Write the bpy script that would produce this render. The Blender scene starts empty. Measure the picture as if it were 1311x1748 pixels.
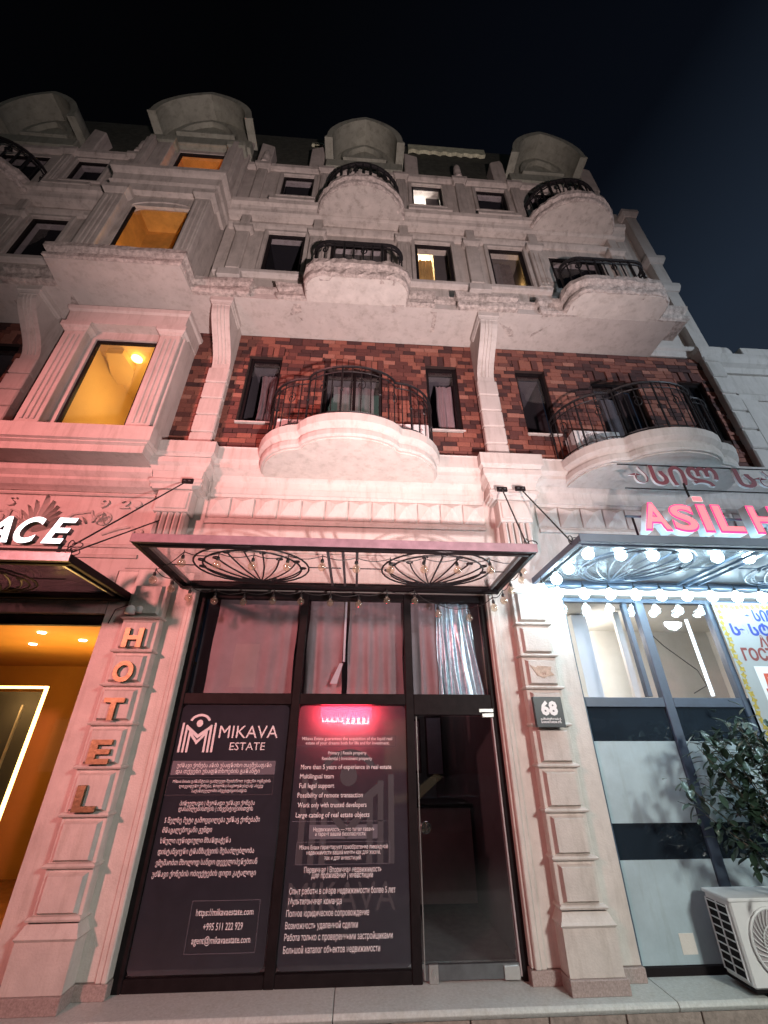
import bpy, math, random
from mathutils import Vector, Matrix
R = math.radians
random.seed(7)
sc = bpy.context.scene
col = sc.collection

# ---------------------------------------------------------------- camera, sky, lights, exposure
cd = bpy.data.cameras.new('camera'); cam = bpy.data.objects.new('camera', cd); col.objects.link(cam)
cd.sensor_fit = 'HORIZONTAL'; cd.sensor_width = 36.0; cd.lens = 36.0 * 700 / 1311
cd.clip_start = .05; cd.clip_end = 500
cam.location = (0, -5.0, 1.81)
yaw, pit = R(3.6), R(29.2)
fw = Vector((math.sin(yaw) * math.cos(pit), math.cos(yaw) * math.cos(pit), math.sin(pit)))
cam.rotation_euler = fw.to_track_quat('-Z', 'Y').to_euler()
sc.camera = cam
sc.view_settings.view_transform = 'Standard'; sc.view_settings.look = 'None'
sc.view_settings.exposure = 0.0; sc.view_settings.gamma = 1.0; sc.view_settings.use_curve_mapping = False
sc.render.engine = 'CYCLES'
sc.cycles.use_denoising = True
sc.cycles.max_bounces = 6; sc.cycles.transparent_max_bounces = 12
sc.cycles.caustics_reflective = False; sc.cycles.caustics_refractive = False
sc.cycles.sample_clamp_indirect = 4.0

wd = bpy.data.worlds.new('World'); sc.world = wd; wd.use_nodes = True
nt = wd.node_tree; nt.nodes.clear()
wo = nt.nodes.new('ShaderNodeOutputWorld'); bg = nt.nodes.new('ShaderNodeBackground')
tc = nt.nodes.new('ShaderNodeTexCoord'); dot = nt.nodes.new('ShaderNodeVectorMath'); dot.operation = 'DOT_PRODUCT'
dot.inputs[1].default_value = (.72, .18, -.67)      # city glow low over the right-hand end of the street
nt.links.new(tc.outputs['Generated'], dot.inputs[0])
rp = nt.nodes.new('ShaderNodeValToRGB')
rp.color_ramp.elements[0].position = .0; rp.color_ramp.elements[0].color = (.0008, .0009, .0013, 1)
e = rp.color_ramp.elements.new(.40); e.color = (.0022, .0032, .0058, 1)
e = rp.color_ramp.elements.new(.62); e.color = (.013, .020, .033, 1)
rp.color_ramp.elements[-1].position = 1.0; rp.color_ramp.elements[-1].color = (.022, .030, .044, 1)
mr = nt.nodes.new('ShaderNodeMapRange'); mr.inputs[1].default_value = -.75; mr.inputs[2].default_value = .55
nt.links.new(dot.outputs['Value'], mr.inputs[0]); nt.links.new(mr.outputs[0], rp.inputs[0])
nt.links.new(rp.outputs[0], bg.inputs[0]); bg.inputs[1].default_value = 1.0
nt.links.new(bg.outputs[0], wo.inputs[0])

def lamp(kind, loc, energy, color, size=.1, target=None, **kw):
    l = bpy.data.lights.new('light', kind); l.energy = energy; l.color = color
    if kind == 'AREA': l.size = size
    else: l.shadow_soft_size = size
    for k, v in kw.items(): setattr(l, k, v)
    o = bpy.data.objects.new(kind.lower() + '_light', l); col.objects.link(o); o.location = loc
    if target is not None:
        o.rotation_euler = (Vector(target) - Vector(loc)).to_track_quat('-Z', 'Y').to_euler()
    return o
# street lamps on the far pavement (their poles are built further down), plus an added uplight on the road
PINK_LAMP = (-7.0, -9.6, 5.3); WHITE_LAMP = (6.1, -9.8, 5.0); FILL_UPLIGHT = (1.32, -6.0, .25)
lamp('SPOT', PINK_LAMP, 6000, (1, .31, .295), .35, (-2.3, 0, 4.0), spot_size=R(54), spot_blend=1.0)
lamp('SPOT', WHITE_LAMP, 3300, (.96, .97, .90), .7, (1.9, 0, .9), spot_size=R(56), spot_blend=1.0)
lamp('SPOT', FILL_UPLIGHT, 5700, (1, .77, .755), .10, (0, -.5, 8.6), spot_size=R(72), spot_blend=1.0)  # unseen uplight, added to brighten the soffits and upper floors
SIDE_FILL = (11.5, -9.4, 5.6)
lamp('SPOT', SIDE_FILL, 3000, (.72, .86, 1), .25, (7.6, 0, 6.2), spot_size=R(66), spot_blend=1.0)  # unseen lamp, added to brighten the neighbouring facade and right end
moon = lamp('SUN', (0, -20, 30), .03, (.75, 1, .85), .1, (0, 0, 12)); moon.data.angle = R(10)

# ---------------------------------------------------------------- materials
def newmat(name):
    m = bpy.data.materials.new(name); m.use_nodes = True
    return m, m.node_tree, m.node_tree.nodes['Principled BSDF']
def surf(name, c, rough=.6, metal=0, var=.12, scale=6, bump=.15, bscale=60, spec=.5, stain=0, coat=0):
    m, t, b = newmat(name)
    b.inputs['Roughness'].default_value = rough; b.inputs['Metallic'].default_value = metal
    b.inputs['Specular IOR Level'].default_value = spec; b.inputs['Coat Weight'].default_value = coat
    g = t.nodes.new('ShaderNodeNewGeometry')
    n = t.nodes.new('ShaderNodeTexNoise'); n.inputs['Scale'].default_value = scale; n.inputs['Detail'].default_value = 8; n.inputs['Roughness'].default_value = .65
    t.links.new(g.outputs['Position'], n.inputs['Vector'])
    r = t.nodes.new('ShaderNodeValToRGB')
    r.color_ramp.elements[0].position = .3; r.color_ramp.elements[0].color = tuple(x * (1 - var) for x in c) + (1,)
    r.color_ramp.elements[1].position = .7; r.color_ramp.elements[1].color = tuple(min(1, x * (1 + var)) for x in c) + (1,)
    t.links.new(n.outputs['Fac'], r.inputs[0])
    out = r.outputs[0]
    if stain:
        mp = t.nodes.new('ShaderNodeMapping'); mp.inputs['Scale'].default_value = (7, 7, .9)
        t.links.new(g.outputs['Position'], mp.inputs['Vector'])
        n2 = t.nodes.new('ShaderNodeTexNoise'); n2.inputs['Scale'].default_value = 1.3; n2.inputs['Detail'].default_value = 10; n2.inputs['Roughness'].default_value = .7
        t.links.new(mp.outputs[0], n2.inputs['Vector'])
        r2 = t.nodes.new('ShaderNodeValToRGB')
        r2.color_ramp.elements[0].position = .5; r2.color_ramp.elements[0].color = (1, 1, 1, 1)
        r2.color_ramp.elements[1].position = .78; k = 1 - stain; r2.color_ramp.elements[1].color = (k, k * .97, k * .92, 1)
        t.links.new(n2.outputs['Fac'], r2.inputs[0])
        mx = t.nodes.new('ShaderNodeMix'); mx.data_type = 'RGBA'; mx.blend_type = 'MULTIPLY'; mx.inputs[0].default_value = 1
        t.links.new(out, mx.inputs[6]); t.links.new(r2.outputs[0], mx.inputs[7]); out = mx.outputs[2]
    t.links.new(out, b.inputs['Base Color'])
    if bump:
        n3 = t.nodes.new('ShaderNodeTexNoise'); n3.inputs['Scale'].default_value = bscale; n3.inputs['Detail'].default_value = 6
        t.links.new(g.outputs['Position'], n3.inputs['Vector'])
        bp = t.nodes.new('ShaderNodeBump'); bp.inputs['Strength'].default_value = bump; bp.inputs['Distance'].default_value = .01
        t.links.new(n3.outputs['Fac'], bp.inputs['Height']); t.links.new(bp.outputs[0], b.inputs['Normal'])
    return m
def emit(name, c, s):
    m, t, b = newmat(name)
    b.inputs['Base Color'].default_value = (*c, 1); b.inputs['Emission Color'].default_value = (*c, 1); b.inputs['Emission Strength'].default_value = s
    return m
def glass(name, tint=(1, 1, 1), refl=.08, rough=.02, opaque=0.0, body=(.02, .02, .025), back=False):
    m, t, b = newmat(name); t.nodes.remove(b)
    o = t.nodes['Material Output']
    tr = t.nodes.new('ShaderNodeBsdfTransparent'); tr.inputs[0].default_value = (*tint, 1)
    gl = t.nodes.new('ShaderNodeBsdfGlossy'); gl.inputs['Roughness'].default_value = rough
    fr = t.nodes.new('ShaderNodeFresnel'); fr.inputs[0].default_value = 1.5
    base = tr.outputs[0]
    if opaque:
        df = t.nodes.new('ShaderNodeBsdfDiffuse')
        df.inputs[0].default_value = (*body, 1); mo = t.nodes.new('ShaderNodeMixShader'); mo.inputs[0].default_value = opaque
        g = t.nodes.new('ShaderNodeNewGeometry'); n = t.nodes.new('ShaderNodeTexNoise'); n.inputs['Scale'].default_value = 2.6; n.inputs['Detail'].default_value = 9; n.inputs['Distortion'].default_value = .8
        t.links.new(g.outputs['Position'], n.inputs['Vector'])
        mr_ = t.nodes.new('ShaderNodeMapRange'); mr_.inputs[1].default_value = .3; mr_.inputs[2].default_value = .8; mr_.inputs[3].default_value = opaque * .85; mr_.inputs[4].default_value = min(1, opaque * 1.15)
        t.links.new(n.outputs['Fac'], mr_.inputs[0]); t.links.new(mr_.outputs[0], mo.inputs[0])
        if back:
            tl = t.nodes.new('ShaderNodeBsdfTranslucent'); tl.inputs[0].default_value = (.30, .28, .30, 1); m3 = t.nodes.new('ShaderNodeAddShader')
            t.links.new(df.outputs[0], m3.inputs[0]); t.links.new(tl.outputs[0], m3.inputs[1]); df = m3
        t.links.new(tr.outputs[0], mo.inputs[1]); t.links.new(df.outputs[0], mo.inputs[2]); base = mo.outputs[0]
    ad = t.nodes.new('ShaderNodeMath'); ad.operation = 'ADD'; ad.inputs[1].default_value = refl
    t.links.new(fr.outputs[0], ad.inputs[0])
    gb = t.nodes.new('ShaderNodeNewGeometry'); iv = t.nodes.new('ShaderNodeMath'); iv.operation = 'SUBTRACT'; iv.inputs[0].default_value = 1
    t.links.new(gb.outputs['Backfacing'], iv.inputs[1]); ml = t.nodes.new('ShaderNodeMath'); ml.operation = 'MULTIPLY'
    t.links.new(ad.outputs[0], ml.inputs[0]); t.links.new(iv.outputs[0], ml.inputs[1])
    mx = t.nodes.new('ShaderNodeMixShader'); t.links.new(ml.outputs[0], mx.inputs[0])
    t.links.new(base, mx.inputs[1]); t.links.new(gl.outputs[0], mx.inputs[2]); t.links.new(mx.outputs[0], o.inputs[0])
    return m
M = {}
M['plaster'] = surf('plaster', (.52, .48, .45), .8, var=.10, scale=3, bump=.28, bscale=45, stain=.32)
M['plaster_w'] = surf('weathered_plaster', (.44, .39, .36), .85, var=.45, scale=17, bump=1.0, bscale=30, stain=.6)
M['ring_plaster'] = surf('pier_plaster', (.60, .56, .52), .75, var=.12, scale=5, bump=.3, bscale=60, stain=.30)
M['upper'] = surf('upper_plaster', (.46, .42, .385), .85, var=.16, scale=4, bump=.4, bscale=35, stain=.5)
M['hood'] = surf('greenish_plaster', (.27, .285, .235), .85, var=.2, scale=3, bump=.4, bscale=30, stain=.5)
M['roof'] = surf('mossy_roof', (.055, .06, .045), .9, var=.5, scale=8, bump=.8, bscale=25)
M['flash'] = surf('roof_flashing', (.55, .58, .42), .5, var=.35, scale=9, bump=.5)
M['granite'] = surf('granite_plinth', (.36, .29, .27), .45, var=.3, scale=70, bump=.1)
M['stone'] = surf('pale_stone', (.50, .52, .50), .5, var=.16, scale=40, bump=.25, bscale=90, stain=.15)
M['stone_f'] = surf('rough_stone', (.30, .25, .22), .7, var=.3, scale=22, bump=.7, bscale=40)
M['pave'] = surf('paving', (.16, .15, .145), .6, var=.25, scale=10, bump=.4)
M['asphalt'] = surf('asphalt', (.05, .05, .052), .5, var=.3, scale=30, bump=.6)
M['mortar'] = surf('mortar', (.035, .02, .018), .9)
M['frame'] = surf('black_frame', (.012, .009, .010), .55, var=.3, scale=12, bump=.1, spec=.12)
M['frame_b'] = surf('blue_grey_frame', (.055, .08, .12), .4, var=.15, scale=8, bump=.05)
M['iron'] = surf('wrought_iron', (.022, .02, .022), .45, metal=.4, var=.3, scale=20, bump=.3)
M['steel'] = surf('grey_steel', (.16, .17, .18), .35, metal=.7, var=.2, scale=8, bump=.1)
M['steelw'] = surf('brushed_steel', (.55, .53, .52), .3, metal=.9, var=.1)
M['fascia'] = surf('purple_fascia', (.20, .13, .155), .5, var=.25, scale=7, bump=.15)
M['brass'] = surf('brass', (.27, .215, .125), .5, metal=1, var=.18, scale=9, bump=.25, bscale=30)
M['chrome'] = surf('chrome', (.8, .8, .8), .12, metal=1, var=.05)
M['white_p'] = surf('white_plastic', (.72, .73, .73), .4, var=.05, bump=.03)
M['grey_p'] = surf('grey_plastic', (.38, .35, .36), .5, var=.1)
M['dark'] = surf('dark_recess', (.012, .012, .014), .8)
M['print'] = surf('white_print', (.70, .68, .70), .6, var=.08, scale=30, bump=0)
M['faint'] = surf('faint_print', (.048, .045, .055), .6, var=.1, bump=0)
M['box_print'] = surf('box_print', (.11, .105, .13), .6, var=.1, bump=0)
M['plate'] = surf('plate_black', (.02, .028, .035), .4, var=.1, bump=0)
M['pwhite'] = surf('plate_white', (.85, .86, .87), .5, var=.02, bump=0)
M['paper'] = surf('torn_paper', (.50, .38, .30), .8, var=.25, scale=25)
M['patch'] = surf('bare_cement', (.25, .25, .22), .9, var=.3, scale=30, bump=.8)
M['crimson'] = surf('crimson_letter', (.17, .032, .045), .45, var=.08, bump=0)
M['cable'] = surf('black_cable', (.015, .015, .015), .5, bump=0)
M['leaf'] = surf('leaf', (.03, .055, .035), .28, var=.35, scale=9, bump=.05, coat=.4)
M['bark'] = surf('bark', (.10, .075, .055), .8, var=.3, scale=30)
M['pot'] = surf('dark_pot', (.05, .05, .055), .5)
M['soil'] = surf('soil', (.03, .022, .016), .95)
M['cur_red'] = surf('taupe_curtain', (.40, .31, .30), .8, var=.12, scale=5)
M['cur_silver'] = surf('silver_curtain', (.55, .74, .88), .28, metal=.35, var=.35, scale=18, bump=.3, bscale=12)
M['cur_grey'] = surf('grey_curtain', (.20, .17, .165), .9, var=.25, scale=6)
M['cur_gold'] = surf('gold_curtain', (.62, .40, .15), .8, var=.2, scale=4)
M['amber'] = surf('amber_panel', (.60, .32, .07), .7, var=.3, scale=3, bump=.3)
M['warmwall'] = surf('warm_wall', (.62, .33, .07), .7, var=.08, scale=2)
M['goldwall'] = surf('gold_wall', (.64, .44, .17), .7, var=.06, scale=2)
M['marble'] = surf('brown_marble', (.30, .14, .06), .25, var=.4, scale=3, bump=.05)
M['cream'] = surf('cream_wall', (.62, .60, .55), .8, var=.06)
M['room_dark'] = surf('dark_room', (.11, .10, .105), .8)
M['frost'] = surf('frosted_film', (.36, .46, .50), .5, var=.14, scale=2.2, bump=.05, stain=.2)
M['glass'] = glass('window_glass', (.90, .90, .93), .02)
M['glass_clear'] = glass('clear_glass', (.97, .97, .97), .0)
M['glass_dark'] = glass('dark_glass', (.3, .32, .34), .06, .05, .75, (.022, .034, .048))
M['glass_door'] = glass('door_glass', (.80, .84, .86), .05, .01)
M['glass_smoke'] = glass('smoky_canopy_glass', (.35, .35, .37), .02, .1)
M['glass_frost'] = glass('hazy_canopy_glass', (.7, .8, .85), -.02, .5, .20, (.10, .14, .17))
M['film'] = glass('poster_film', (.80, .78, .82), .05, .05, .74, (.028, .031, .040), True)
M['bulb'] = glass('bulb_glass', (.92, .86, .78), .16, .02, .10, (.85, .66, .5))
M['lit_bulb'] = emit('lit_bulb', (.66, .89, 1.0), 58.0)
M['filament'] = emit('led_dot', (1, .97, .9), 9)
M['warm_led'] = emit('warm_led', (1, .62, .18), 7)
M['red_led'] = emit('red_led', (1, .03, .06), 60)
M['red_led2'] = emit('pale_red_led', (1, .3, .28), 120)
M['sign_white'] = emit('sign_white', (.85, .97, 1), 2.4)
M['sign_pink'] = emit('sign_pink', (1, .17, .20), .95)
M['sign_edge'] = emit('sign_edge', (1, .02, .20), 1.0)
M['banner'] = surf('banner_vinyl', (.36, .40, .41), .5, var=.05, bump=0)
M['yellow'] = surf('yellow_ornament', (.40, .31, .04), .5, var=.35, scale=28, bump=0)
M['blue_p'] = surf('blue_print', (.02, .05, .32), .5, var=.1, bump=0)
M['red_p'] = surf('dark_red_print', (.22, .045, .04), .5, var=.1, bump=0)
M['orange_p'] = surf('orange_red_print', (.65, .10, .05), .5, var=.05, bump=0)
M['win_far'] = emit('far_window_light', (1, .75, .45), .35)
# bricks: colour by object and by island
m, t, b = newmat('brick'); b.inputs['Roughness'].default_value = .75
oi = t.nodes.new('ShaderNodeObjectInfo'); g = t.nodes.new('ShaderNodeNewGeometry')
ad = t.nodes.new('ShaderNodeMath'); ad.operation = 'ADD'; fc = t.nodes.new('ShaderNodeMath'); fc.operation = 'FRACT'
t.links.new(oi.outputs['Random'], ad.inputs[0]); t.links.new(g.outputs['Random Per Island'], ad.inputs[1]); t.links.new(ad.outputs[0], fc.inputs[0])
r = t.nodes.new('ShaderNodeValToRGB'); r.color_ramp.interpolation = 'CONSTANT'
cs = [(0, (.06, .024, .023)), (.22, (.11, .038, .032)), (.4, (.20, .070, .052)), (.62, (.27, .100, .070)), (.82, (.15, .055, .044)), (.93, (.34, .15, .11))]
r.color_ramp.elements[0].color = (*cs[0][1], 1); r.color_ramp.elements[1].position = cs[1][0]; r.color_ramp.elements[1].color = (*cs[1][1], 1)
for p_, c_ in cs[2:]:
    e = r.color_ramp.elements.new(p_); e.color = (*c_, 1)
t.links.new(fc.outputs[0], r.inputs[0])
n = t.nodes.new('ShaderNodeTexNoise'); n.inputs['Scale'].default_value = 40; n.inputs['Detail'].default_value = 8; t.links.new(g.outputs['Position'], n.inputs['Vector'])
mx = t.nodes.new('ShaderNodeMix'); mx.data_type = 'RGBA'; mx.blend_type = 'MULTIPLY'; mx.inputs[0].default_value = .55
t.links.new(r.outputs[0], mx.inputs[6]); t.links.new(n.outputs['Fac'], mx.inputs[7]); 
br = t.nodes.new('ShaderNodeVectorMath'); br.operation = 'SCALE'; br.inputs['Scale'].default_value = 1.25
t.links.new(mx.outputs[2], br.inputs[0]); t.links.new(br.outputs[0], b.inputs['Base Color'])
bp = t.nodes.new('ShaderNodeBump'); bp.inputs['Strength'].default_value = .5; bp.inputs['Distance'].default_value = .008
t.links.new(n.outputs['Fac'], bp.inputs['Height']); t.links.new(bp.outputs[0], b.inputs['Normal'])
M['brick'] = m

# ---------------------------------------------------------------- mesh helpers
class MB:
    def __init__(s): s.v = []; s.f = []
    def add(s, vs, fs):
        n = len(s.v); s.v += [tuple(p) for p in vs]; s.f += [tuple(i + n for i in f) for f in fs]; return s
    def box(s, x0, x1, y0, y1, z0, z1):
        return s.add([(x0, y0, z0), (x1, y0, z0), (x1, y1, z0), (x0, y1, z0), (x0, y0, z1), (x1, y0, z1), (x1, y1, z1), (x0, y1, z1)],
                     [(0, 3, 2, 1), (4, 5, 6, 7), (0, 1, 5, 4), (1, 2, 6, 5), (2, 3, 7, 6), (3, 0, 4, 7)])
    def prism(s, poly, a, b, axis):
        """poly of 2-D points extruded from a to b; axis 'y': (x,z), 'z': (x,y), 'x': (y,z)"""
        def P(p, d): return {'y': (p[0], d, p[1]), 'z': (p[0], p[1], d), 'x': (d, p[0], p[1])}[axis]
        n = len(poly)
        return s.add([P(p, a) for p in poly] + [P(p, b) for p in poly],
                     [tuple(range(n)), tuple(range(2 * n - 1, n - 1, -1))] + [(i, i + n, (i + 1) % n + n, (i + 1) % n) for i in range(n)])
    def tube(s, pts, r, n=6, close=False):
        pts = [Vector(p) for p in pts]; k = len(pts); vs = []; fs = []
        rr = r if isinstance(r, (list, tuple)) else [r] * k
        up = None
        for i, p in enumerate(pts):
            a = pts[(i - 1) % k] if (i or close) else p; b_ = pts[(i + 1) % k] if (i < k - 1 or close) else p
            d = (b_ - a).normalized() if (b_ - a).length > 1e-9 else Vector((0, 0, 1))
            if up is None: up = Vector((0, 0, 1)) if abs(d.z) < .9 else Vector((1, 0, 0))
            u = d.cross(up); u = u.normalized() if u.length > 1e-6 else Vector((1, 0, 0)); w = d.cross(u).normalized(); up = -w if (-w).dot(up) > 0 else w
            for j in range(n):
                q = 2 * math.pi * j / n; vs.append(p + (u * math.cos(q) + w * math.sin(q)) * rr[i])
        for i in range(k if close else k - 1):
            for j in range(n):
                i2 = (i + 1) % k; fs.append((i * n + j, i * n + (j + 1) % n, i2 * n + (j + 1) % n, i2 * n + j))
        if not close: fs += [tuple(range(n))[::-1], tuple(range((k - 1) * n, k * n))]
        return s.add(vs, fs)
    def lathe(s, prof, c=(0, 0, 0), n=14):
        vs = []; fs = []
        for r_, z in prof:
            for j in range(n):
                q = 2 * math.pi * j / n; vs.append((c[0] + r_ * math.cos(q), c[1] + r_ * math.sin(q), c[2] + z))
        for i in range(len(prof) - 1):
            for j in range(n): fs.append((i * n + j, i * n + (j + 1) % n, (i + 1) * n + (j + 1) % n, (i + 1) * n + j))
        fs += [tuple(range(n))[::-1], tuple(range((len(prof) - 1) * n, len(prof) * n))]
        return s.add(vs, fs)
    def sweep(s, prof, path, jitter=0):
        """closed profile [(outward, z)] swept along an open plan path [(x,y)] running left to right, outward = -y"""
        k = len(path); n = len(prof); vs = []; fs = []
        for i, p in enumerate(path):
            ns = []
            for a, b_ in ((i - 1, i), (i, i + 1)):
                if a >= 0 and b_ < k:
                    dx, dy = path[b_][0] - path[a][0], path[b_][1] - path[a][1]; L = math.hypot(dx, dy) or 1
                    ns.append((dy / L, -dx / L))
            nx = sum(q[0] for q in ns); ny = sum(q[1] for q in ns); L = math.hypot(nx, ny) or 1; nx /= L; ny /= L
            c = max(.4, nx * ns[0][0] + ny * ns[0][1])
            for d, z in prof:
                j = random.uniform(-jitter, jitter)
                vs.append((p[0] + nx * (d + j) / c, p[1] + ny * (d + j) / c, z + j))
        for i in range(k - 1):
            for j in range(n): fs.append((i * n + j, (i + 1) * n + j, (i + 1) * n + (j + 1) % n, i * n + (j + 1) % n))
        fs += [tuple(range(n)), tuple(range((k - 1) * n, k * n))[::-1]]
        return s.add(vs, fs)
    def wall(s, x0, x1, z0, z1, y0, y1, holes):
        """one connected slab in the xz plane with rectangular holes (x0,x1,z0,z1)"""
        xs = sorted({x0, x1, *[h[0] for h in holes], *[h[1] for h in holes]}); zs = sorted({z0, z1, *[h[2] for h in holes], *[h[3] for h in holes]})
        xs = [x for x in xs if x0 <= x <= x1]; zs = [z for z in zs if z0 <= z <= z1]
        nx, nz = len(xs), len(zs)
        def solid(i, j):
            if not (0 <= i < nx - 1 and 0 <= j < nz - 1): return False
            cx, cz = (xs[i] + xs[i + 1]) / 2, (zs[j] + zs[j + 1]) / 2
            return not any(h[0] < cx < h[1] and h[2] < cz < h[3] for h in holes)
        F = lambda i, j: j * nx + i
        B = lambda i, j: nx * nz + j * nx + i
        vs = [(x, y0, z) for z in zs for x in xs] + [(x, y1, z) for z in zs for x in xs]; fs = []
        for j in range(nz - 1):
            for i in range(nx - 1):
                if not solid(i, j): continue
                fs.append((F(i, j), F(i + 1, j), F(i + 1, j + 1), F(i, j + 1))); fs.append((B(i, j), B(i, j + 1), B(i + 1, j + 1), B(i + 1, j)))
                if not solid(i - 1, j): fs.append((F(i, j), F(i, j + 1), B(i, j + 1), B(i, j)))
                if not solid(i + 1, j): fs.append((F(i + 1, j), B(i + 1, j), B(i + 1, j + 1), F(i + 1, j + 1)))
                if not solid(i, j - 1): fs.append((F(i, j), B(i, j), B(i + 1, j), F(i + 1, j)))
                if not solid(i, j + 1): fs.append((F(i, j + 1), F(i + 1, j + 1), B(i + 1, j + 1), B(i, j + 1)))
        used = sorted({i for f in fs for i in f}); mp = {a: k for k, a in enumerate(used)}
        return s.add([vs[i] for i in used], [tuple(mp[i] for i in f) for f in fs])
W = {}
def link(o, parent, world):
    W[o.name] = Vector(world)
    if parent is not None: o.parent = parent; o.location = Vector(world) - W[parent.name]
    else: o.location = world
    col.objects.link(o)
def obj(name, mb, mat, parent=None, bevel=0, smooth=False, kind=None, label=None):
    xs = [p[0] for p in mb.v]; ys = [p[1] for p in mb.v]; zs = [p[2] for p in mb.v]
    c = Vector(((min(xs) + max(xs)) / 2, (min(ys) + max(ys)) / 2, (min(zs) + max(zs)) / 2 if parent is not None else min(zs)))
    me = bpy.data.meshes.new(name); me.from_pydata([Vector(p) - c for p in mb.v], [], mb.f); me.materials.append(mat); me.update()
    if smooth: me.polygons.foreach_set('use_smooth', [True] * len(me.polygons))
    o = bpy.data.objects.new(name, me); link(o, parent, c)
    if bevel:
        bv = o.modifiers.new('bevel', 'BEVEL'); bv.width = bevel; bv.segments = 1; bv.limit_method = 'ANGLE'; bv.angle_limit = R(40)
    if kind: o['kind'] = kind
    if label: o['label'] = label
    return o
def box(name, x0, x1, y0, y1, z0, z1, mat, parent=None, **kw): return obj(name, MB().box(x0, x1, y0, y1, z0, z1), mat, parent, **kw)
def inst(src, parent, world, rot=None, name=None, scale=None):
    o = bpy.data.objects.new(name or src.name.split('.')[0], src.data); link(o, parent, world)
    for md in src.modifiers:
        if md.type == 'BEVEL':
            b2 = o.modifiers.new('bevel', 'BEVEL'); b2.width = md.width; b2.segments = 1; b2.limit_method = 'ANGLE'
    if rot: o.rotation_euler = rot
    if scale: o.scale = scale
    return o
def tag(o, label, cat, group=None, kind=None):
    o['label'] = label; o['category'] = cat
    if group: o['group'] = group
    if kind: o['kind'] = kind
    return o
def thing(name, label, cat, loc=(0, 0, 0), group=None):
    o = bpy.data.objects.new(name, None); o.empty_display_size = .1; link(o, None, loc)
    return tag(o, label, cat, group)
def struct(name, mb, mat, **kw):
    return obj(name, mb, mat, kind='structure', **kw)
def text(name, s, x0, x1, z, size, y, mat, parent, depth=0, bold=.0, shear=0, res=2, wscale=None, edge=None):
    """lettering lying in the xz plane, baseline at z, fitted to the width x0..x1, size = height of a capital / .7"""
    c = bpy.data.curves.new(name, 'FONT'); c.body = s; c.resolution_u = res; c.offset = bold; c.shear = shear; c.extrude = depth / size / 2 if depth else 0
    t_ = bpy.data.objects.new('tmp', c); me = bpy.data.meshes.new_from_object(t_)
    bpy.data.objects.remove(t_); bpy.data.curves.remove(c)
    xs = [v.co.x for v in me.vertices]; a, b_ = min(xs), max(xs); k = (x1 - x0) / (b_ - a)
    cen = Vector(((x0 + x1) / 2, y, z))
    for v in me.vertices:
        x, h, d = v.co
        v.co = ((x - a) * k + x0 - cen.x, -d * size, h * size)
    me.name = name; me.materials.clear(); me.materials.append(mat)
    if edge is not None:
        me.materials.append(edge); me.update()
        for p in me.polygons:
            if abs(p.normal.y) < .5: p.material_index = 1
    me.update()
    o = bpy.data.objects.new(name, me); link(o, parent, cen)
    return o
def arc(cx, cy, rx, ry, a0, a1, n):
    return [(cx + rx * math.cos(R(a0 + (a1 - a0) * i / n)), cy + ry * math.sin(R(a0 + (a1 - a0) * i / n))) for i in range(n + 1)]

# ================================================================ the ground
struct('road', MB().box(-40, 40, -9.0, -3.2, -.5, -.34), M['asphalt'])
pv = struct('pavement', MB().box(-40, 40, -3.2, .6, -.6, -.19), M['pave'])
fp = struct('far_pavement', MB().box(-40, 40, -14, -9.0, -.6, -.22), M['pave'])
# the stone step in front of the shops: moulded slabs over a rough face
step = struct('stone_step', MB().box(-9, 9, -.36, 1.2, -.19, -.065), M['stone_f'])
for a, b_ in ((-6.2, -2.7), (-2.7, -.1), (-.1, 2.63), (2.63, 5.3), (5.3, 8.5)):
    mb = MB(); x0, x1 = a + .003, b_ - .003
    mb.sweep([(-1.2, -.06), (0, -.06), (.012, -.045), (.02, -.03), (.012, -.012), (0, 0), (-1.2, 0)], [(x0, -.40), (x1, -.40)])
    obj('slab', mb, M['stone'], step, bevel=.003)
for i in range(18):
    x = -4 + i * .62
    box('facing_stone', x + .004, x + .612, -.385, -.362, -.188, -.066, M['stone_f'], step, bevel=.004)

# ================================================================ the building
TC = -3.8                       # centre line of the bay tower over the hotel door
mir = lambda x: 2 * TC - x
CXS = [-.18, 4.12, mir(-.18)]
B = thing('ornate_building', 'old pink lit four storey building with brick middle floor, stucco balconies and arched roof gables', 'building', (0, .5, 0))
PL, PW, UP, HD = M['plaster'], M['plaster_w'], M['upper'], M['hood']

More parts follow.
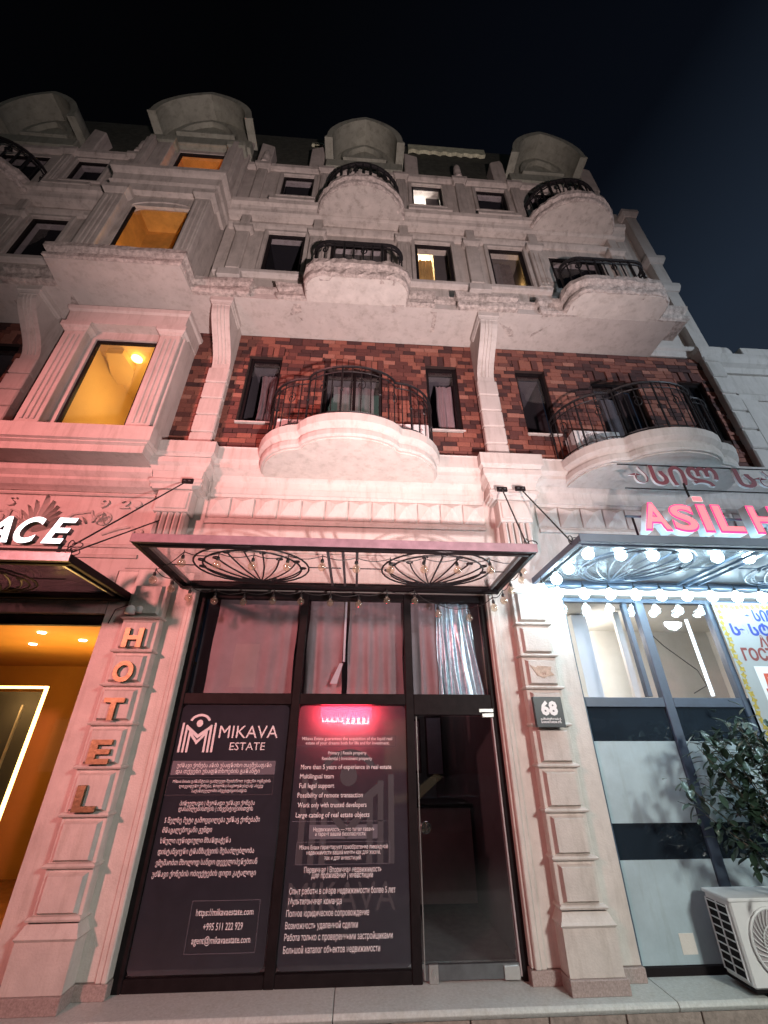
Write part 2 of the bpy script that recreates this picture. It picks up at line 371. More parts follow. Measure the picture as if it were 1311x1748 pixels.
# --- ground floor piers and pilasters with raised blocks
def pilaster(c, hw=.165, label=None):
    pier = obj('pier', MB().box(c - .49, c + .49, -.10, .30, .10, 3.62), M['ring_plaster'], B, bevel=.006)
    p = obj('pilaster', MB().box(c - hw - .035, c + hw + .035, -.215, -.10, .46, 3.60), M['ring_plaster'], B, bevel=.004)
    zs = [.50, .84, 1.20, 1.57, 1.94, 2.30, 2.64, 3.00, 3.42]
    for a, b_ in zip(zs, zs[1:]):
        # raised block with a chamfered edge and a small ledge below it
        x0, x1, z0, z1 = c - hw, c + hw, a + .05, b_ - .02
        q = .020
        mb = MB().add([(x0, -.216, z0), (x1, -.216, z0), (x1, -.216, z1), (x0, -.216, z1), (x0 + q, -.262, z0 + q), (x1 - q, -.262, z0 + q), (x1 - q, -.262, z1 - q), (x0 + q, -.262, z1 - q)],
                      [(0, 3, 2, 1), (4, 5, 6, 7), (0, 1, 5, 4), (1, 2, 6, 5), (2, 3, 7, 6), (3, 0, 4, 7)])
        obj('raised_block', mb, M['ring_plaster'], p)
        obj('ledge', MB().sweep([(0, a), (.040, a + .012), (.046, a + .026), (.03, a + .042), (0, a + .046)], [(c - hw - .01, -.1), (c - hw - .01, -.216), (c + hw + .01, -.216), (c + hw + .01, -.1)]), M['ring_plaster'], p)
    ped = obj('pedestal', MB().sweep([(-.1, .10), (.03, .10), (.03, .40), (.045, .42), (.03, .44), (0, .50), (-.1, .50)], [(c - hw - .04, -.1), (c - hw - .04, -.25), (c + hw + .04, -.25), (c + hw + .04, -.1)]), M['ring_plaster'], B)
    mb = MB().box(c - hw - .03, c + hw + .03, -.24, -.1, .10, .50); obj('pedestal_core', mb, M['ring_plaster'], ped)
    pb = obj('plinth', MB().box(c - hw - .085, c + hw + .085, -.31, -.105, .0, .098), M['granite'], B, bevel=.004)
    obj('side_plinth', MB().box(c - .505, c + .505, -.125, .29, 0.0, .097), M['granite'], pb, bevel=.004)
PX = [-2.43, 2.07, mir(-2.43) - .0, 6.4]
for c in PX: pilaster(c)
# thin pale mouldings beside the shop window
for x0, x1 in ((-1.985, -1.935), (1.605, 1.66)):
    obj('door_moulding', MB().box(x0, x1, -.135, .02, .098, 3.40), M['ring_plaster'], B, bevel=.01)
    obj('door_moulding', MB().box(x0 - .05 if x0 < 0 else x1, x0 if x0 < 0 else x1 + .05, -.118, -.101, .098, 3.44), M['ring_plaster'], B, bevel=.005)
# --- entablature over the shops
for x0, x1 in ((-2.0, 1.62), (2.52, 5.95)):
    obj('lintel', MB().wall(x0 - .02, x1 + .02, 3.44, 5.30, -.10, .25, []), PL, B)
obj('lintel', MB().wall(-2.93, -1.93, 3.621, 5.29, -.101, .25, []), PL, B); obj('lintel', MB().wall(1.6, 2.54, 3.621, 5.29, -.101, .25, []), PL, B)
obj('lintel', MB().wall(5.9, 7.2, 3.621, 5.3, -.102, .25, []), PL, B)
obj('lintel', MB().wall(-9.4, -2.93, 3.10, 5.3, -.10, .25, []), PL, B)
CORN = [(-.2, 4.70), (.02, 4.70), (.03, 4.74), (.05, 4.75), (.055, 4.83), (.035, 4.84), (.045, 4.93), (.09, 5.00), (.13, 5.02), (.20, 5.06), (.20, 5.12), (.225, 5.14), (.25, 5.17), (.25, 5.35), (.26, 5.37), (.24, 5.385), (-.2, 5.42)]
FR = [(-.05, 4.30), (.03, 4.30), (.035, 4.34), (.012, 4.36), (.0, 4.385), (-.05, 4.385)]
def entab(path, mat=PL):
    obj('cornice', MB().sweep(CORN, path), mat, B); obj('frieze_moulding', MB().sweep(FR, path), mat, B)
entab([(-2.05, -.10), (1.69, -.10)]); entab([(2.45, -.10), (6.1, -.10)])
obj('lower_moulding', MB().sweep([(-.05, 3.9), (.025, 3.9), (.035, 3.93), (.01, 3.96), (-.05, 3.97)], [(-2.05, -.1), (1.7, -.1)]), PL, B)
# --- frieze: square panels with pyramids
def frieze(x0, x1, n):
    w = (x1 - x0) / n
    src = None
    for i in range(n):
        cx = x0 + w * (i + .5); h = w / 2 - .012
        if src is None:
            mb = MB(); zz = .145
            mb.add([(cx - h, -.101, 4.54 - zz), (cx + h, -.101, 4.54 - zz), (cx + h, -.101, 4.54 + zz), (cx - h, -.101, 4.54 + zz),
                    (cx - h, -.135, 4.54 + zz), (cx + h, -.135, 4.54 + zz), (cx - h, -.112, 4.54 - zz), (cx + h, -.112, 4.54 - zz), (cx, -.19, 4.60)],
                   [(0, 1, 2, 3), (6, 8, 7), (4, 8, 6), (5, 7, 8), (4, 5, 8), (0, 6, 7, 1), (3, 2, 5, 4), (0, 3, 4, 6), (1, 7, 5, 2)])
            src = obj('frieze_panel', mb, PL, B)
            c0 = W[src.name].copy()
        else: inst(src, B, c0 + Vector((w * i, 0, 0)))
frieze(-2.07, 1.71, 12); frieze(2.43, 6.0, 11)
# --- capitals above the pilasters, with fluted consoles below
def capital(c, s=1):
    def ring(prof, hw, y): obj('capital', MB().sweep(prof, [(c - hw, -.1), (c - hw, y), (c + hw, y), (c + hw, -.1)]), PL, B)
    obj('capital_core', MB().box(c - .33, c + .33, -.33, -.09, 4.70, 5.28), PL, B)
    ring([(-.3, 5.12), (.0, 5.12), (.02, 5.15), (.045, 5.17), (.045, 5.35), (.02, 5.37), (-.3, 5.44)], .40, -.44)
    ring([(-.3, 4.93), (.0, 4.93), (.03, 4.99), (.07, 5.03), (.07, 5.11), (-.3, 5.118)], .34, -.37)
    ring([(-.2, 4.68), (.0, 4.68), (.02, 4.74), (.05, 4.76), (.05, 4.80), (.02, 4.83), (.04, 4.928), (-.2, 4.928)], .29, -.33)
    k = obj('console', MB().box(c - .22, c + .22, -.30, -.09, 4.36, 4.678), PL, B, bevel=.008)
    box('console_panel', c - .19, c + .19, -.318, -.298, 4.40, 4.65, PL, k, bevel=.008)
    for i in range(5):
        x = c - .16 + i * .08
        obj('flute', MB().prism([(x - .03, -.10), (x - .03, -.26), (x, -.285), (x + .03, -.26), (x + .03, -.10)], 4.02, 4.358, 'z'), PL, k)
for c in PX[:3]: capital(c)
# --- hotel side cornice with a soffit under the bay tower
obj('cornice', MB().sweep(CORN, [(-9.2, -.10), (-5.55, -.10)]), PL, B)
obj('tower_cornice', MB().sweep([(-.5, 5.00), (0, 5.00), (.01, 5.10), (.05, 5.12), (.05, 5.135), (.085, 5.15), (.085, 5.37), (-.5, 5.40)],
                               [(-4.80, -.1), (-4.80, -.64), (-2.80, -.64), (-2.80, -.1)]), PL, B)
obj('cornice', MB().sweep([(-.2, 4.715), (.02, 4.715), (.06, 4.74), (.10, 4.76), (.16, 4.82), (.16, 4.86), (.22, 4.92), (.24, 4.998), (-.2, 4.998)], [(-4.78, -.10), (-2.79, -.10)]), PL, B)
obj('frieze_moulding', MB().sweep([(-.05, 4.65), (.03, 4.65), (.045, 4.67), (.012, 4.69), (-.05, 4.70)], [(-4.85, -.1), (-2.76, -.1)]), PL, B)
for z in (3.92, 3.78):
    obj('lower_moulding', MB().sweep([(-.05, z), (.02, z), (.03, z + .03), (.01, z + .05), (-.05, z + .06)], [(-4.85, -.1), (-2.76, -.1)]), PL, B)
for x in (-2.6,):
    obj('panel_moulding', MB().tube([(x - .26, -.105, 3.66), (x + .1, -.105, 3.66), (x + .1, -.105, 3.30)], .012), PL, B)
# relief ornament: palmette, scrolls and the date
pal = box('relief_ornament', -3.94, -3.86, -.125, -.101, 4.02, 4.06, PL, B)
def petal(ax, az, ang, L, w):
    pts = []
    for i in range(7):
        t_ = i / 6; r_ = w * math.sin(math.pi * min(1, .12 + t_ * .85)) ** .7
        pts.append((t_, r_))
    mb = MB(); d = Vector((math.sin(R(ang)), 0, math.cos(R(ang)))); n_ = Vector((d.z, 0, -d.x)); vs = []; fs = []
    o_ = Vector((ax, -.101, az))
    for t_, r_ in pts: vs += [o_ + d * (L * t_) - n_ * r_, o_ + d * (L * t_) + Vector((0, -.05, 0)), o_ + d * (L * t_) + n_ * r_]
    for i in range(6): fs += [(3 * i, 3 * i + 1, 3 * i + 4, 3 * i + 3), (3 * i + 1, 3 * i + 2, 3 * i + 5, 3 * i + 4)]
    obj('petal', mb.add(vs, fs), PL, pal)
for a, L, w in ((0, .46, .055), (-14, .40, .035), (14, .40, .035), (-27, .36, .032), (27, .36, .032), (-40, .33, .03), (40, .33, .03), (-54, .3, .028), (54, .3, .028), (-68, .26, .025), (68, .26, .025)):
    petal(-4.12, 4.12, a, L * 1.12, w * 1.1)
def spiral(cx, cz, r0, turns, a0, s, tail, name='scroll', y=-.108, rad=.016, par=None, mat=None):
    pts = []
    for i in range(int(18 * turns) + 1):
        t_ = i / (18 * turns); a = R(a0 + s * 360 * turns * t_); r_ = r0 * (t_ * .85 + .15)
        pts.append((cx + r_ * math.cos(a), y, cz + r_ * math.sin(a)))
    obj(name, MB().tube(pts + [(p[0], y, p[1]) for p in tail], rad), mat or PL, par or pal)
spiral(-3.33, 4.31, .12, 1.6, 0, 1, [(-3.50, 4.42), (-3.72, 4.38), (-3.84, 4.24)], rad=.022)
spiral(-2.86, 4.12, .075, 1.3, 90, -1, [(-2.95, 4.22), (-3.10, 4.18), (-3.28, 4.10)], rad=.02)
spiral(-4.62, 4.31, .12, 1.6, 180, -1, [(-4.50, 4.42), (-4.38, 4.38), (-4.32, 4.24)], rad=.022)
for i in range(5):
    petal(-3.78 + i * .065, 4.20 + .012 * i, -60 + i * 6, .10, .022); petal(-3.33, 4.31, i * 72, .09, .024)
for s, a, b_ in (('9', -3.44, -3.32), ('2', -3.17, -3.05), ('S', -4.60, -4.49)):
    text('date_figure', s, a, b_, 4.48, .18, -.115, PL, B, depth=.03, bold=.02)
obj('rosette', MB().prism(arc(-2.96, 4.545, .055, .055, 0, 324, 9), -.13, -.101, 'y'), PL, B, bevel=.01)

# --- middle floor: brick wall
holes = []
def mirh(h): return (mir(h[1]), mir(h[0]), h[2], h[3])
HB = [(-1.95, -1.41, 6.07, 7.52), (-.68, .28, 5.45, 7.30), (1.03, 1.56, 6.08, 7.50), (2.6, 3.12, 6.07, 7.50), (3.92, 4.76, 5.45, 7.32), (5.52, 6.0, 6.1, 7.4)]
HB += [mirh(HB[0]), mirh(HB[1])]
HT = [(-4.62, -2.90, 5.30, 7.74)]
brick_wall = obj('brick_wall', MB().wall(-9.3, 6.25, 5.3, 8.05, -.075, .15, HB + HT), M['mortar'], B)
bw, bh, gap = .212, .0905, .009
cand = []
z = 5.385; row = 0
while z + bh < 8.06:
    x = -6.3 + random.choice((0, .07, .13, .17))
    while x < 6.12:
        w_ = random.choice((.212, .212, .15, .25))
        x1 = x + w_
        if not (-4.78 < x and x1 < -2.86):
            segs = [(x, x1)]
            for h in HB:
                if z + bh > h[2] - .0 and z < h[3]:
                    segs = [q for a, b_ in segs for q in ((a, min(b_, h[0])), (max(a, h[1]), b_)) if q[1] - q[0] > .02]
                elif h[3] <= z + .02 and z < h[3] + .215 and h[1] - h[0] > .2:
                    segs = [q for a, b_ in segs for q in ((a, min(b_, h[0] - .02)), (max(a, h[1] + .02), b_)) if q[1] - q[0] > .02]
            for a, b_ in segs:
                cand.append((a, b_ - gap, z, z + bh - gap, random.uniform(-.006, .006)))
        x = x1
    z += bh; row += 1
for h in HB:                                       # upright header bricks over each opening
    n_ = max(4, round((h[1] - h[0] + .04) / .105)); w_ = (h[1] - h[0] + .04) / n_
    for i in range(n_):
        a = h[0] - .02 + i * w_
        cand.append((a + .004, a + w_ - .006, h[3] + .006, h[3] + .215, -.022 if i % 2 else 0))
cand.sort(key=lambda c: (c[0] + .3) ** 2 + 25 + (c[2] - 1.8) ** 2 + (1000 if c[0] < -2.4 or c[1] > 2.0 else 0))
def brick_mb(c): return MB().box(c[0], c[1], -.1 + c[4], -.076, c[2], c[3])
cache = {}
for c in cand[:290]:
    key = (round(c[1] - c[0], 3), round(c[3] - c[2], 3))
    ctr = Vector(((c[0] + c[1]) / 2, -.088 + c[4] , (c[2] + c[3]) / 2))
    if key in cache: inst(cache[key], brick_wall, ctr)
    else:
        o = obj('brick', MB().box(c[0], c[1], -.1 + c[4], -.076 + c[4], c[2], c[3]), M['brick'], brick_wall); cache[key] = o
mb = MB()
for c in cand[290:]: mb.box(c[0], c[1], -.1 + c[4], -.076, c[2], c[3])
obj('bricks', mb, M['brick'], brick_wall, kind='stuff')

# --- windows
def window(x0, x1, z0, z1, y, depth=.12, bars=(), fw_=.05, pane='glass', back='room_dark', frame='frame', par=None):
    """frame set `depth` behind the wall face y; bars = x positions of upright bars"""
    yy = y + depth
    f = obj('window', MB().wall(x0, x1, z0, z1, yy, yy + .05, [(a + fw_ / 2 if i else x0 + fw_, b_ - fw_ / 2 if i < len(bars) else x1 - fw_, z0 + fw_, z1 - fw_)
            for i, (a, b_) in enumerate(zip([x0, *bars], [*bars, x1]))]), M[frame], par or B)
    xs = [x0, *bars, x1]
    for i, (a, b_) in enumerate(zip(xs, xs[1:])):
        box('pane', a + .02, b_ - .02, yy + .02, yy + .026, z0 + .02, z1 - .02, M[pane], f)
    return f
def room(x0, x1, z0, z1, y0, dep, mat, par=None, light=None, col_=(1, .6, .25), rad=.08, lpos=None):
    t_ = .04
    mb = MB().add([(x0, y0, z0), (x1, y0, z0), (x1, y0, z1), (x0, y0, z1), (x0, y0 + dep, z0), (x1, y0 + dep, z0), (x1, y0 + dep, z1), (x0, y0 + dep, z1)],
                  [(4, 7, 6, 5), (0, 3, 7, 4), (1, 5, 6, 2), (0, 4, 5, 1), (3, 2, 6, 7)])
    r_ = obj('room', mb, M[mat], par or B)
    if light:
        p = lpos or ((x0 + x1) / 2, y0 + dep * .45, z1 - .35)
        lamp('POINT', p, light, col_, rad)
    return r_
def folds(x0, x1, z0, z1, y, amp=.025, n=9, seed=0, flare=0, waist=0):
    rnd = random.Random(seed); nx, nz = n * 6, 10; vs = []; fs = []
    ph = [rnd.uniform(0, 6) for _ in range(4)]
    for j in range(nz + 1):
        tz = j / nz
        for i in range(nx + 1):
            u = i / nx; xx = x0 + (x1 - x0) * u
            xx += flare * (1 - tz) ** 1.5 * (u - .15) - waist * math.sin(math.pi * tz) * (u - .5) * (x1 - x0)
            w_ = math.sin(u * n * 6.28 * (1 + .22 * math.sin(u * 4 + ph[3])) + ph[0] + .9 * math.sin(tz * 2.2 + ph[1])) + .4 * math.sin(u * n * 4.1 + ph[2] + tz * 3.0) + .10 * math.sin(u * n * 15 + ph[3] + tz * 2)
            vs.append((xx + .006 * math.sin(tz * 9 + u * 20), y + amp * w_ * (.5 + .5 * (1 - tz)), z0 + (z1 - z0) * tz))
    for j in range(nz):
        for i in range(nx): k = j * (nx + 1) + i; fs.append((k, k + 1, k + nx + 2, k + nx + 1))
    return MB().add(vs, fs)
def curtain(label, x0, x1, z0, z1, y, mat, n=6, seed=0, group=None, **kw):
    o = obj('curtain', folds(x0, x1, z0, z1, y, n=n, seed=seed, **kw), M[mat], None, smooth=True)
    tag(o, label, 'curtain', group); return o
for i, h in enumerate(HB):
    bars = [(h[0] + h[1]) / 2 + .02] if i in (1, 4, 7) else ([(h[0] + h[1]) / 2] if i == 5 else [])
    window(*h, -.075, .05, bars, .05)
    room(h[0] + .01, h[1] - .01, h[2] + .01, h[3] - .01, .16, .8, 'room_dark')
curtain('pale draped curtain behind the narrow brick floor window left of the middle balcony', -1.80, -1.5, 6.2, 7.35, .20, 'cur_grey', 4, 3, waist=.3)
curtain('striped curtain behind the narrow brick floor window right of the middle balcony', 1.24, 1.53, 6.12, 7.3, .20, 'cur_red', 5, 4)
curtain('curtains behind the balcony door of the middle balcony', -.55, .15, 5.6, 7.2, .22, 'cur_grey', 7, 5)
curtain('dark curtain behind the balcony door of the right brick floor balcony', 4.05, 4.62, 5.6, 7.2, .22, 'cur_grey', 6, 6)
for x0, x1 in ((-1.97, -1.39), (1.01, 1.59), (2.58, 3.14)):
    box('sill', x0, x1, -.125, -.05, 6.035, 6.06, PL, B, bevel=.004)
# --- S-shaped corbels between the brick fields
def corbel(c, par=None):
    hw = .165
    prof = [(-.08, 5.44), (-.23, 5.44), (-.23, 7.05)]
    for i in range(1, 13):
        t_ = i / 12; prof.append((-.23 - .52 * (t_ * t_ * (3 - 2 * t_)) ** 1.15, 7.05 + .82 * t_))
    prof += [(-.76, 7.88), (-.76, 8.036), (-.08, 8.036)]
    k = obj('corbel', MB().prism(prof, c - hw + .025, c + hw - .025, 'x'), PL, B)
    obj('corbel_cap', MB().sweep([(-.1, 7.90), (.01, 7.90), (.02, 7.93), (.035, 7.95), (.035, 8.038), (-.1, 8.038)], [(c - hw + .02, -.3), (c - hw + .02, -.755), (c + hw - .02, -.755), (c + hw - .02, -.3)]), PL, k)
    zs = [5.46, 5.70, 6.03, 6.36, 6.69, 7.02]
    for a, b_ in zip(zs, zs[1:]):
        obj('raised_block', MB().box(c - hw, c + hw, -.262, -.15, a + .012, b_ - .012), PL, k, bevel=.014)
    for dx in (-.055, 0, .055):
        pts = [(c + dx, y - .004, z) for y, z in prof[3:15]]
        obj('groove_rib', MB().tube(pts, .009, 5), PL, k)
for c in (2.0, -2.33, mir(-2.33)): corbel(c)

# --- second-floor bay window of the tower
T = -3.74
wall2 = obj('bay_wall', MB().wall(-4.66, -2.86, 5.40, 7.74, -.47, -.42, [(-4.2, -3.27, 5.41, 7.28)]), PL, B)
for x in (-4.66, -2.90): obj('bay_side', MB().box(x, x + .04, -.419, -.10, 5.40, 7.74), PL, B)
obj('bay_top', MB().box(-4.61, -2.91, -.415, -.1, 7.76, 7.79), PL, B)
window(-4.2, -3.27, 5.41, 7.28, -.47, .03, [], .035, pane='glass_clear')
for s, c in ((-1, -4.44), (1, -3.02)):
    k = obj('fluted_pilaster', MB().box(c - .155, c + .155, -.60, -.46, 5.40, 7.30), PL, B, bevel=.006)
    for dx in (-.075, .0, .075): box('flute', c + dx - .022, c + dx + .022, -.618, -.598, 5.52, 7.2, PL, k, bevel=.008)
    box('return_strip', c + s * .157 if s > 0 else c - .20, c + .20 if s > 0 else c - .157, -.55, -.30, 5.40, 7.30, PL, k, bevel=.01)
    obj('pilaster_cap', MB().sweep([(-.1, 7.28), (0, 7.28), (.02, 7.32), (.05, 7.35), (.05, 7.44), (-.1, 7.44)], [(c - .17, -.46), (c - .17, -.61), (c + .17, -.61), (c + .17, -.46)]), PL, k)
obj('entablature', MB().sweep([(-.2, 7.442), (.02, 7.442), (.03, 7.70), (.06, 7.73), (.07, 7.80), (-.2, 7.80)], [(-4.62, -.1), (-4.62, -.60), (-2.87, -.60), (-2.87, -.1)]), PL, B)
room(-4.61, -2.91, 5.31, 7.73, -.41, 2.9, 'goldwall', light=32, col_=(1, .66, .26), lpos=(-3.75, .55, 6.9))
obj('ceiling_spot', MB().lathe([(.0, 0), (.09, 0), (.09, .03), (0, .03)], (-4.02, .24, 7.66)), M['warm_led'], B)
obj('ceiling_beam', MB().prism([(-4.6, .55), (-4.44, .08), (-4.17, .08), (-4.14, .46), (-4.36, .79), (-4.6, .8)], 7.60, 7.72, 'z'), M['goldwall'], B)
box('back_partition', -4.6, -2.95, 1.6, 1.7, 5.3, 6.55, M['goldwall'], B)

# --- overhang: soffit, and the two stucco floors above
XR = 5.25
spans = [(-9.3, -4.86, 'L'), (-2.80, XR, 'R')]
for x0, x1, tg in spans:
    obj('soffit', MB().box(x0, x1, -.79, -.02, 8.04, 8.16), M['plaster'], B)
sof = obj('soffit', MB().prism([(-4.86, -.02), (-4.86, -.78), (-4.80, -1.24), (-2.84, -1.24), (-2.80, -.78), (-2.80, -.02)], 8.041, 8.15, 'z'), PL, B)
YW = -.55
H3 = []; H4 = []
for cx in CXS:
    for s in (-1, 1):
        a = cx + s * 1.42
        if a > 5: continue
        H3.append((a - .36, a + .36, 9.17, 10.43)); H4.append((a - .345, a + .335, 11.89, 12.80))
    H3.append((cx - .56, cx + .52, 8.62, 10.25)); H4.append((cx - .52, cx + .48, 11.25, 12.86))
for x0, x1, tg in spans:
    hs = [h for h in H3 + H4 if x0 < h[0] and h[1] < x1]
    obj('upper_wall', MB().wall(x0, x1, 8.15, 13.12, YW, YW + .2, hs), UP, B)
obj('side_wall', MB().box(XR - .2, XR - .001, YW + .2, .3, 8.16, 13.12), UP, B)
obj('rear_wall', MB().wall(-9.3, 6.1, 8.05, 13.1, .35, .45, []), M['room_dark'], B)
lit3 = {}
for h in H3:
    c = (h[0] + h[1]) / 2; door = h[2] < 9
    lit = (not door) and (0 < c < 3.2)
    window(*h, YW, .02, [] if not lit else [], .06, pane='glass_clear' if lit else 'glass')
    if not lit: room(h[0], h[1], h[2], h[3], YW + .21, .6, 'dark')
for h in H4:
    c = (h[0] + h[1]) / 2; lit = .9 < c < 1.6 and h[2] > 11.5
    window(*h, YW, .02, [], .045, pane='glass_clear' if lit else 'glass')
    if not lit: room(h[0], h[1], h[2], h[3], YW + .21, .6, 'dark')
room(.84, 1.68, 9.1, 10.6, YW + .22, .62, 'cream', light=26, col_=(1, .70, .34), lpos=(1.1, -.05, 10.35), rad=.05)
curtain('golden curtain in the lit third floor window right of the long balcony', .90, 1.30, 9.15, 10.5, YW + .36, 'cur_gold', 4, 8)
box('partition', 1.32, 1.66, YW + .30, YW + .33, 9.1, 10.6, M['room_dark'], B)
room(2.33, 3.12, 9.1, 10.6, YW + .22, .62, 'room_dark', light=4, col_=(1, .6, .2), lpos=(3.0, -.12, 9.9), rad=.04)
curtain('dark curtain with a lit edge in the third floor window beside the right balcony', 2.40, 2.93, 9.15, 10.5, YW + .33, 'cur_grey', 4, 9)
room(.84, 1.62, 11.85, 12.95, YW + .22, .62, 'cream', light=26, col_=(1, .93, .88), lpos=(1.15, -.05, 12.5), rad=.08)
box('partition', 1.28, 1.6, YW + .30, YW + .33, 11.85, 12.95, M['room_dark'], B)
# window surrounds
for h in H3 + H4:
    if h[2] < 9 or 11 < h[2] < 11.5: continue
    o = .075
    obj('window_surround', MB().wall(h[0] - o, h[1] + o, h[2] - .05, h[3] + o, YW - .045, YW + .001, [h]), UP, B, bevel=.008)
# horizontal mouldings, each bay with breaks round the pilasters and balconies
def band(name, prof, x0, x1, y=YW, jit=0, mat=UP, steps=()):
    path = [(x0, y)]
    for a, b_, d in steps: path += [(a, y), (a, y - d), (b_, y - d), (b_, y)]
    path.append((x1, y))
    return obj(name, MB().sweep(prof, path, jit), mat, B)
C3 = [(-.2, 8.165), (-.2, 8.045), (.19, 8.045), (.225, 8.07), (.23, 8.13), (.19, 8.15), (.20, 8.22), (.24, 8.28), (.25, 8.36), (.18, 8.38), (.10, 8.42), (-.1, 8.43)]
def runx(x0, x1, step=.16):
    n_ = max(1, int((x1 - x0) / step)); return [x0 + (x1 - x0) * i / n_ for i in range(n_ + 1)]
def c3run(x0, x1, y):
    obj('weathered_cornice', MB().sweep(C3, [(x0, y + .2), (x0, y)] + [(x, y) for x in runx(x0, x1)[1:-1]] + [(x1, y), (x1, y + .2)], .009), PW, B)
for a, b_, y in ((-2.70, -2.12, -.66), (-2.08, -1.28, YW - .0), (-1.26, -.93, -.63), (.58, .88, -.63), (.90, 1.68, YW), (1.70, 2.28, -.66), (2.30, 3.08, YW), (3.10, 3.35, -.63), (4.95, XR, -.63)):
    c3run(a, b_, y)
    if a < .3 and False: pass
for a, b_, y in ((-2.12, -2.70, -.66), (-1.28, -2.08, YW), (-.93, -1.26, -.63), (.88, .58, -.63), (1.68, .90, YW)):
    c3run(mir(a), mir(b_), y)
for x0, x1, tg in spans:
    band('sill_band', [(-.05, 8.98), (.07, 8.98), (.09, 9.01), (.09, 9.08), (.05, 9.12), (-.05, 9.12)], x0 + .06 if tg == 'R' else x0, x1 if tg == 'R' else x1 - .06, mat=PL)
    band('head_moulding', [(-.05, 10.50), (.04, 10.50), (.07, 10.55), (.09, 10.60), (.06, 10.64), (-.05, 10.66)], x0 + .06, x1)
    band('cornice', [(-.1, 10.84), (.12, 10.84), (.16, 10.88), (.18, 10.95), (.21, 11.0), (.26, 11.03), (.28, 11.12), (.2, 11.15), (-.1, 11.18)], x0 + .02, x1, jit=.003)
    band('eaves_moulding', [(-.2, 12.98), (.04, 12.98), (.08, 13.03), (.09, 13.12), (.05, 13.16), (-.2, 13.2)], x0 + .02, x1)
for h in H4:
    if h[2] > 11.5: obj('sill_board', MB().box(h[0] - .12, h[1] + .12, YW - .20, YW + .0, 11.36, 11.47), UP, B, bevel=.01)
# small pilasters on the upper floors
def small_pil(c, hw=.125, floors=(3, 4), fluted=False):
    if 3 in floors:
        k = obj('small_pilaster', MB().box(c - hw, c + hw, YW - .085, YW, 9.12, 10.32), UP, B, bevel=.012)
        obj('pilaster_cap', MB().sweep([(-.05, 10.30), (0, 10.30), (.03, 10.34), (.05, 10.38), (.05, 10.46), (-.05, 10.47)], [(c - hw, YW), (c - hw, YW - .09), (c + hw, YW - .09), (c + hw, YW)]), UP, k)
        box('pilaster_neck', c - hw * .7, c + hw * .7, YW - .12, YW - .0, 10.47, 10.83, UP, k, bevel=.01)
        if fluted:
            for dx in (-.05, .05): box('flute', c + dx - .02, c + dx + .02, YW - .1, YW - .08, 9.2, 10.2, UP, k, bevel=.006)
    if 4 in floors:
        k = obj('small_pilaster', MB().box(c - hw * .85, c + hw * .85, YW - .07, YW, 11.18, 12.93), UP, B, bevel=.012)
        obj('pilaster_cap', MB().sweep([(-.05, 12.90), (0, 12.90), (.03, 12.96), (.05, 13.0), (.05, 13.10), (-.05, 13.12)], [(c - hw, YW), (c - hw, YW - .08), (c + hw, YW - .08), (c + hw, YW)]), UP, k)
        if fluted:
            for dx in (-.045, .045): box('flute', c + dx - .018, c + dx + .018, YW - .085, YW - .065, 11.3, 12.8, UP, k, bevel=.006)
for c in (-2.42, 2.0, mir(-2.42)):
    small_pil(c)
    obj('finial', MB().lathe([(.10, 0), (.10, .12), (.06, .16), (.085, .3), (.08, .5), (.05, .62), (0, .64)], (c, YW - .04, 13.16)), UP, B, smooth=False)
    box('pedestal_block', c - .2, c + .2, YW - .15, YW, 8.80, 8.97, PL, B, bevel=.01)
for cx in CXS:
    for s in (-1, 1):
        small_pil(cx + s * .84, .125, fluted=True)
obj('end_pilaster', MB().box(XR - .16, XR + .02, YW - .09, YW + .25, 9.12, 10.83), UP, B, bevel=.01)
obj('end_pilaster', MB().box(XR - .16, XR + .02, YW - .09, YW + .25, 11.18, 13.0), UP, B, bevel=.01)

# --- balconies
def rail_bars(bal, path, z0, z1, r=.008, step=.11, scroll=False, mat='iron', top=.018):
    """handrail, lower rail and uprights along a plan path"""
    obj('handrail', MB().tube([(x, y, z1) for x, y in path], top, 6), M[mat], bal)
    obj('handrail', MB().tube([(x, y, z1 - .10) for x, y in path], top * .5, 5), M[mat], bal)
    d = 0; L = 0; segs = []
    for a, b_ in zip(path, path[1:]): segs.append((a, b_, math.dist(a, b_)))
    tot = sum(s_[2] for s_ in segs); n_ = int(tot / step); k = 0
    for i in range(n_ + 1):
        t_ = tot * i / n_; acc = 0
        for a, b_, l_ in segs:
            if acc + l_ >= t_ - 1e-9: break
            acc += l_
        u = (t_ - acc) / l_; x = a[0] + (b_[0] - a[0]) * u; y = a[1] + (b_[1] - a[1]) * u
        dx, dy = (b_[0] - a[0]) / l_, (b_[1] - a[1]) / l_
        big = i % 4 == 0
        obj('baluster', MB().tube([(x, y, z0), (x, y, z1)], r * (1.7 if big else 1), 5), M[mat], bal)
        if scroll and i % 4 == 2:
            pts = []
            for q in range(15):
                a_ = R(q * 34); rr = .012 + .0042 * q
                pts.append((x + dx * rr * math.cos(a_), y + dy * rr * math.cos(a_), (z0 + z1) / 2 + .1 + rr * math.sin(a_) * 1.5))
            obj('scroll', MB().tube(pts, r * .9, 4), M[mat], bal)
        if scroll and big:
            obj('collar', MB().lathe([(.0, -.025), (.022, -.01), (.022, .01), (0, .025)], (x, y, (z0 + z1) / 2), 6), M[mat], bal)
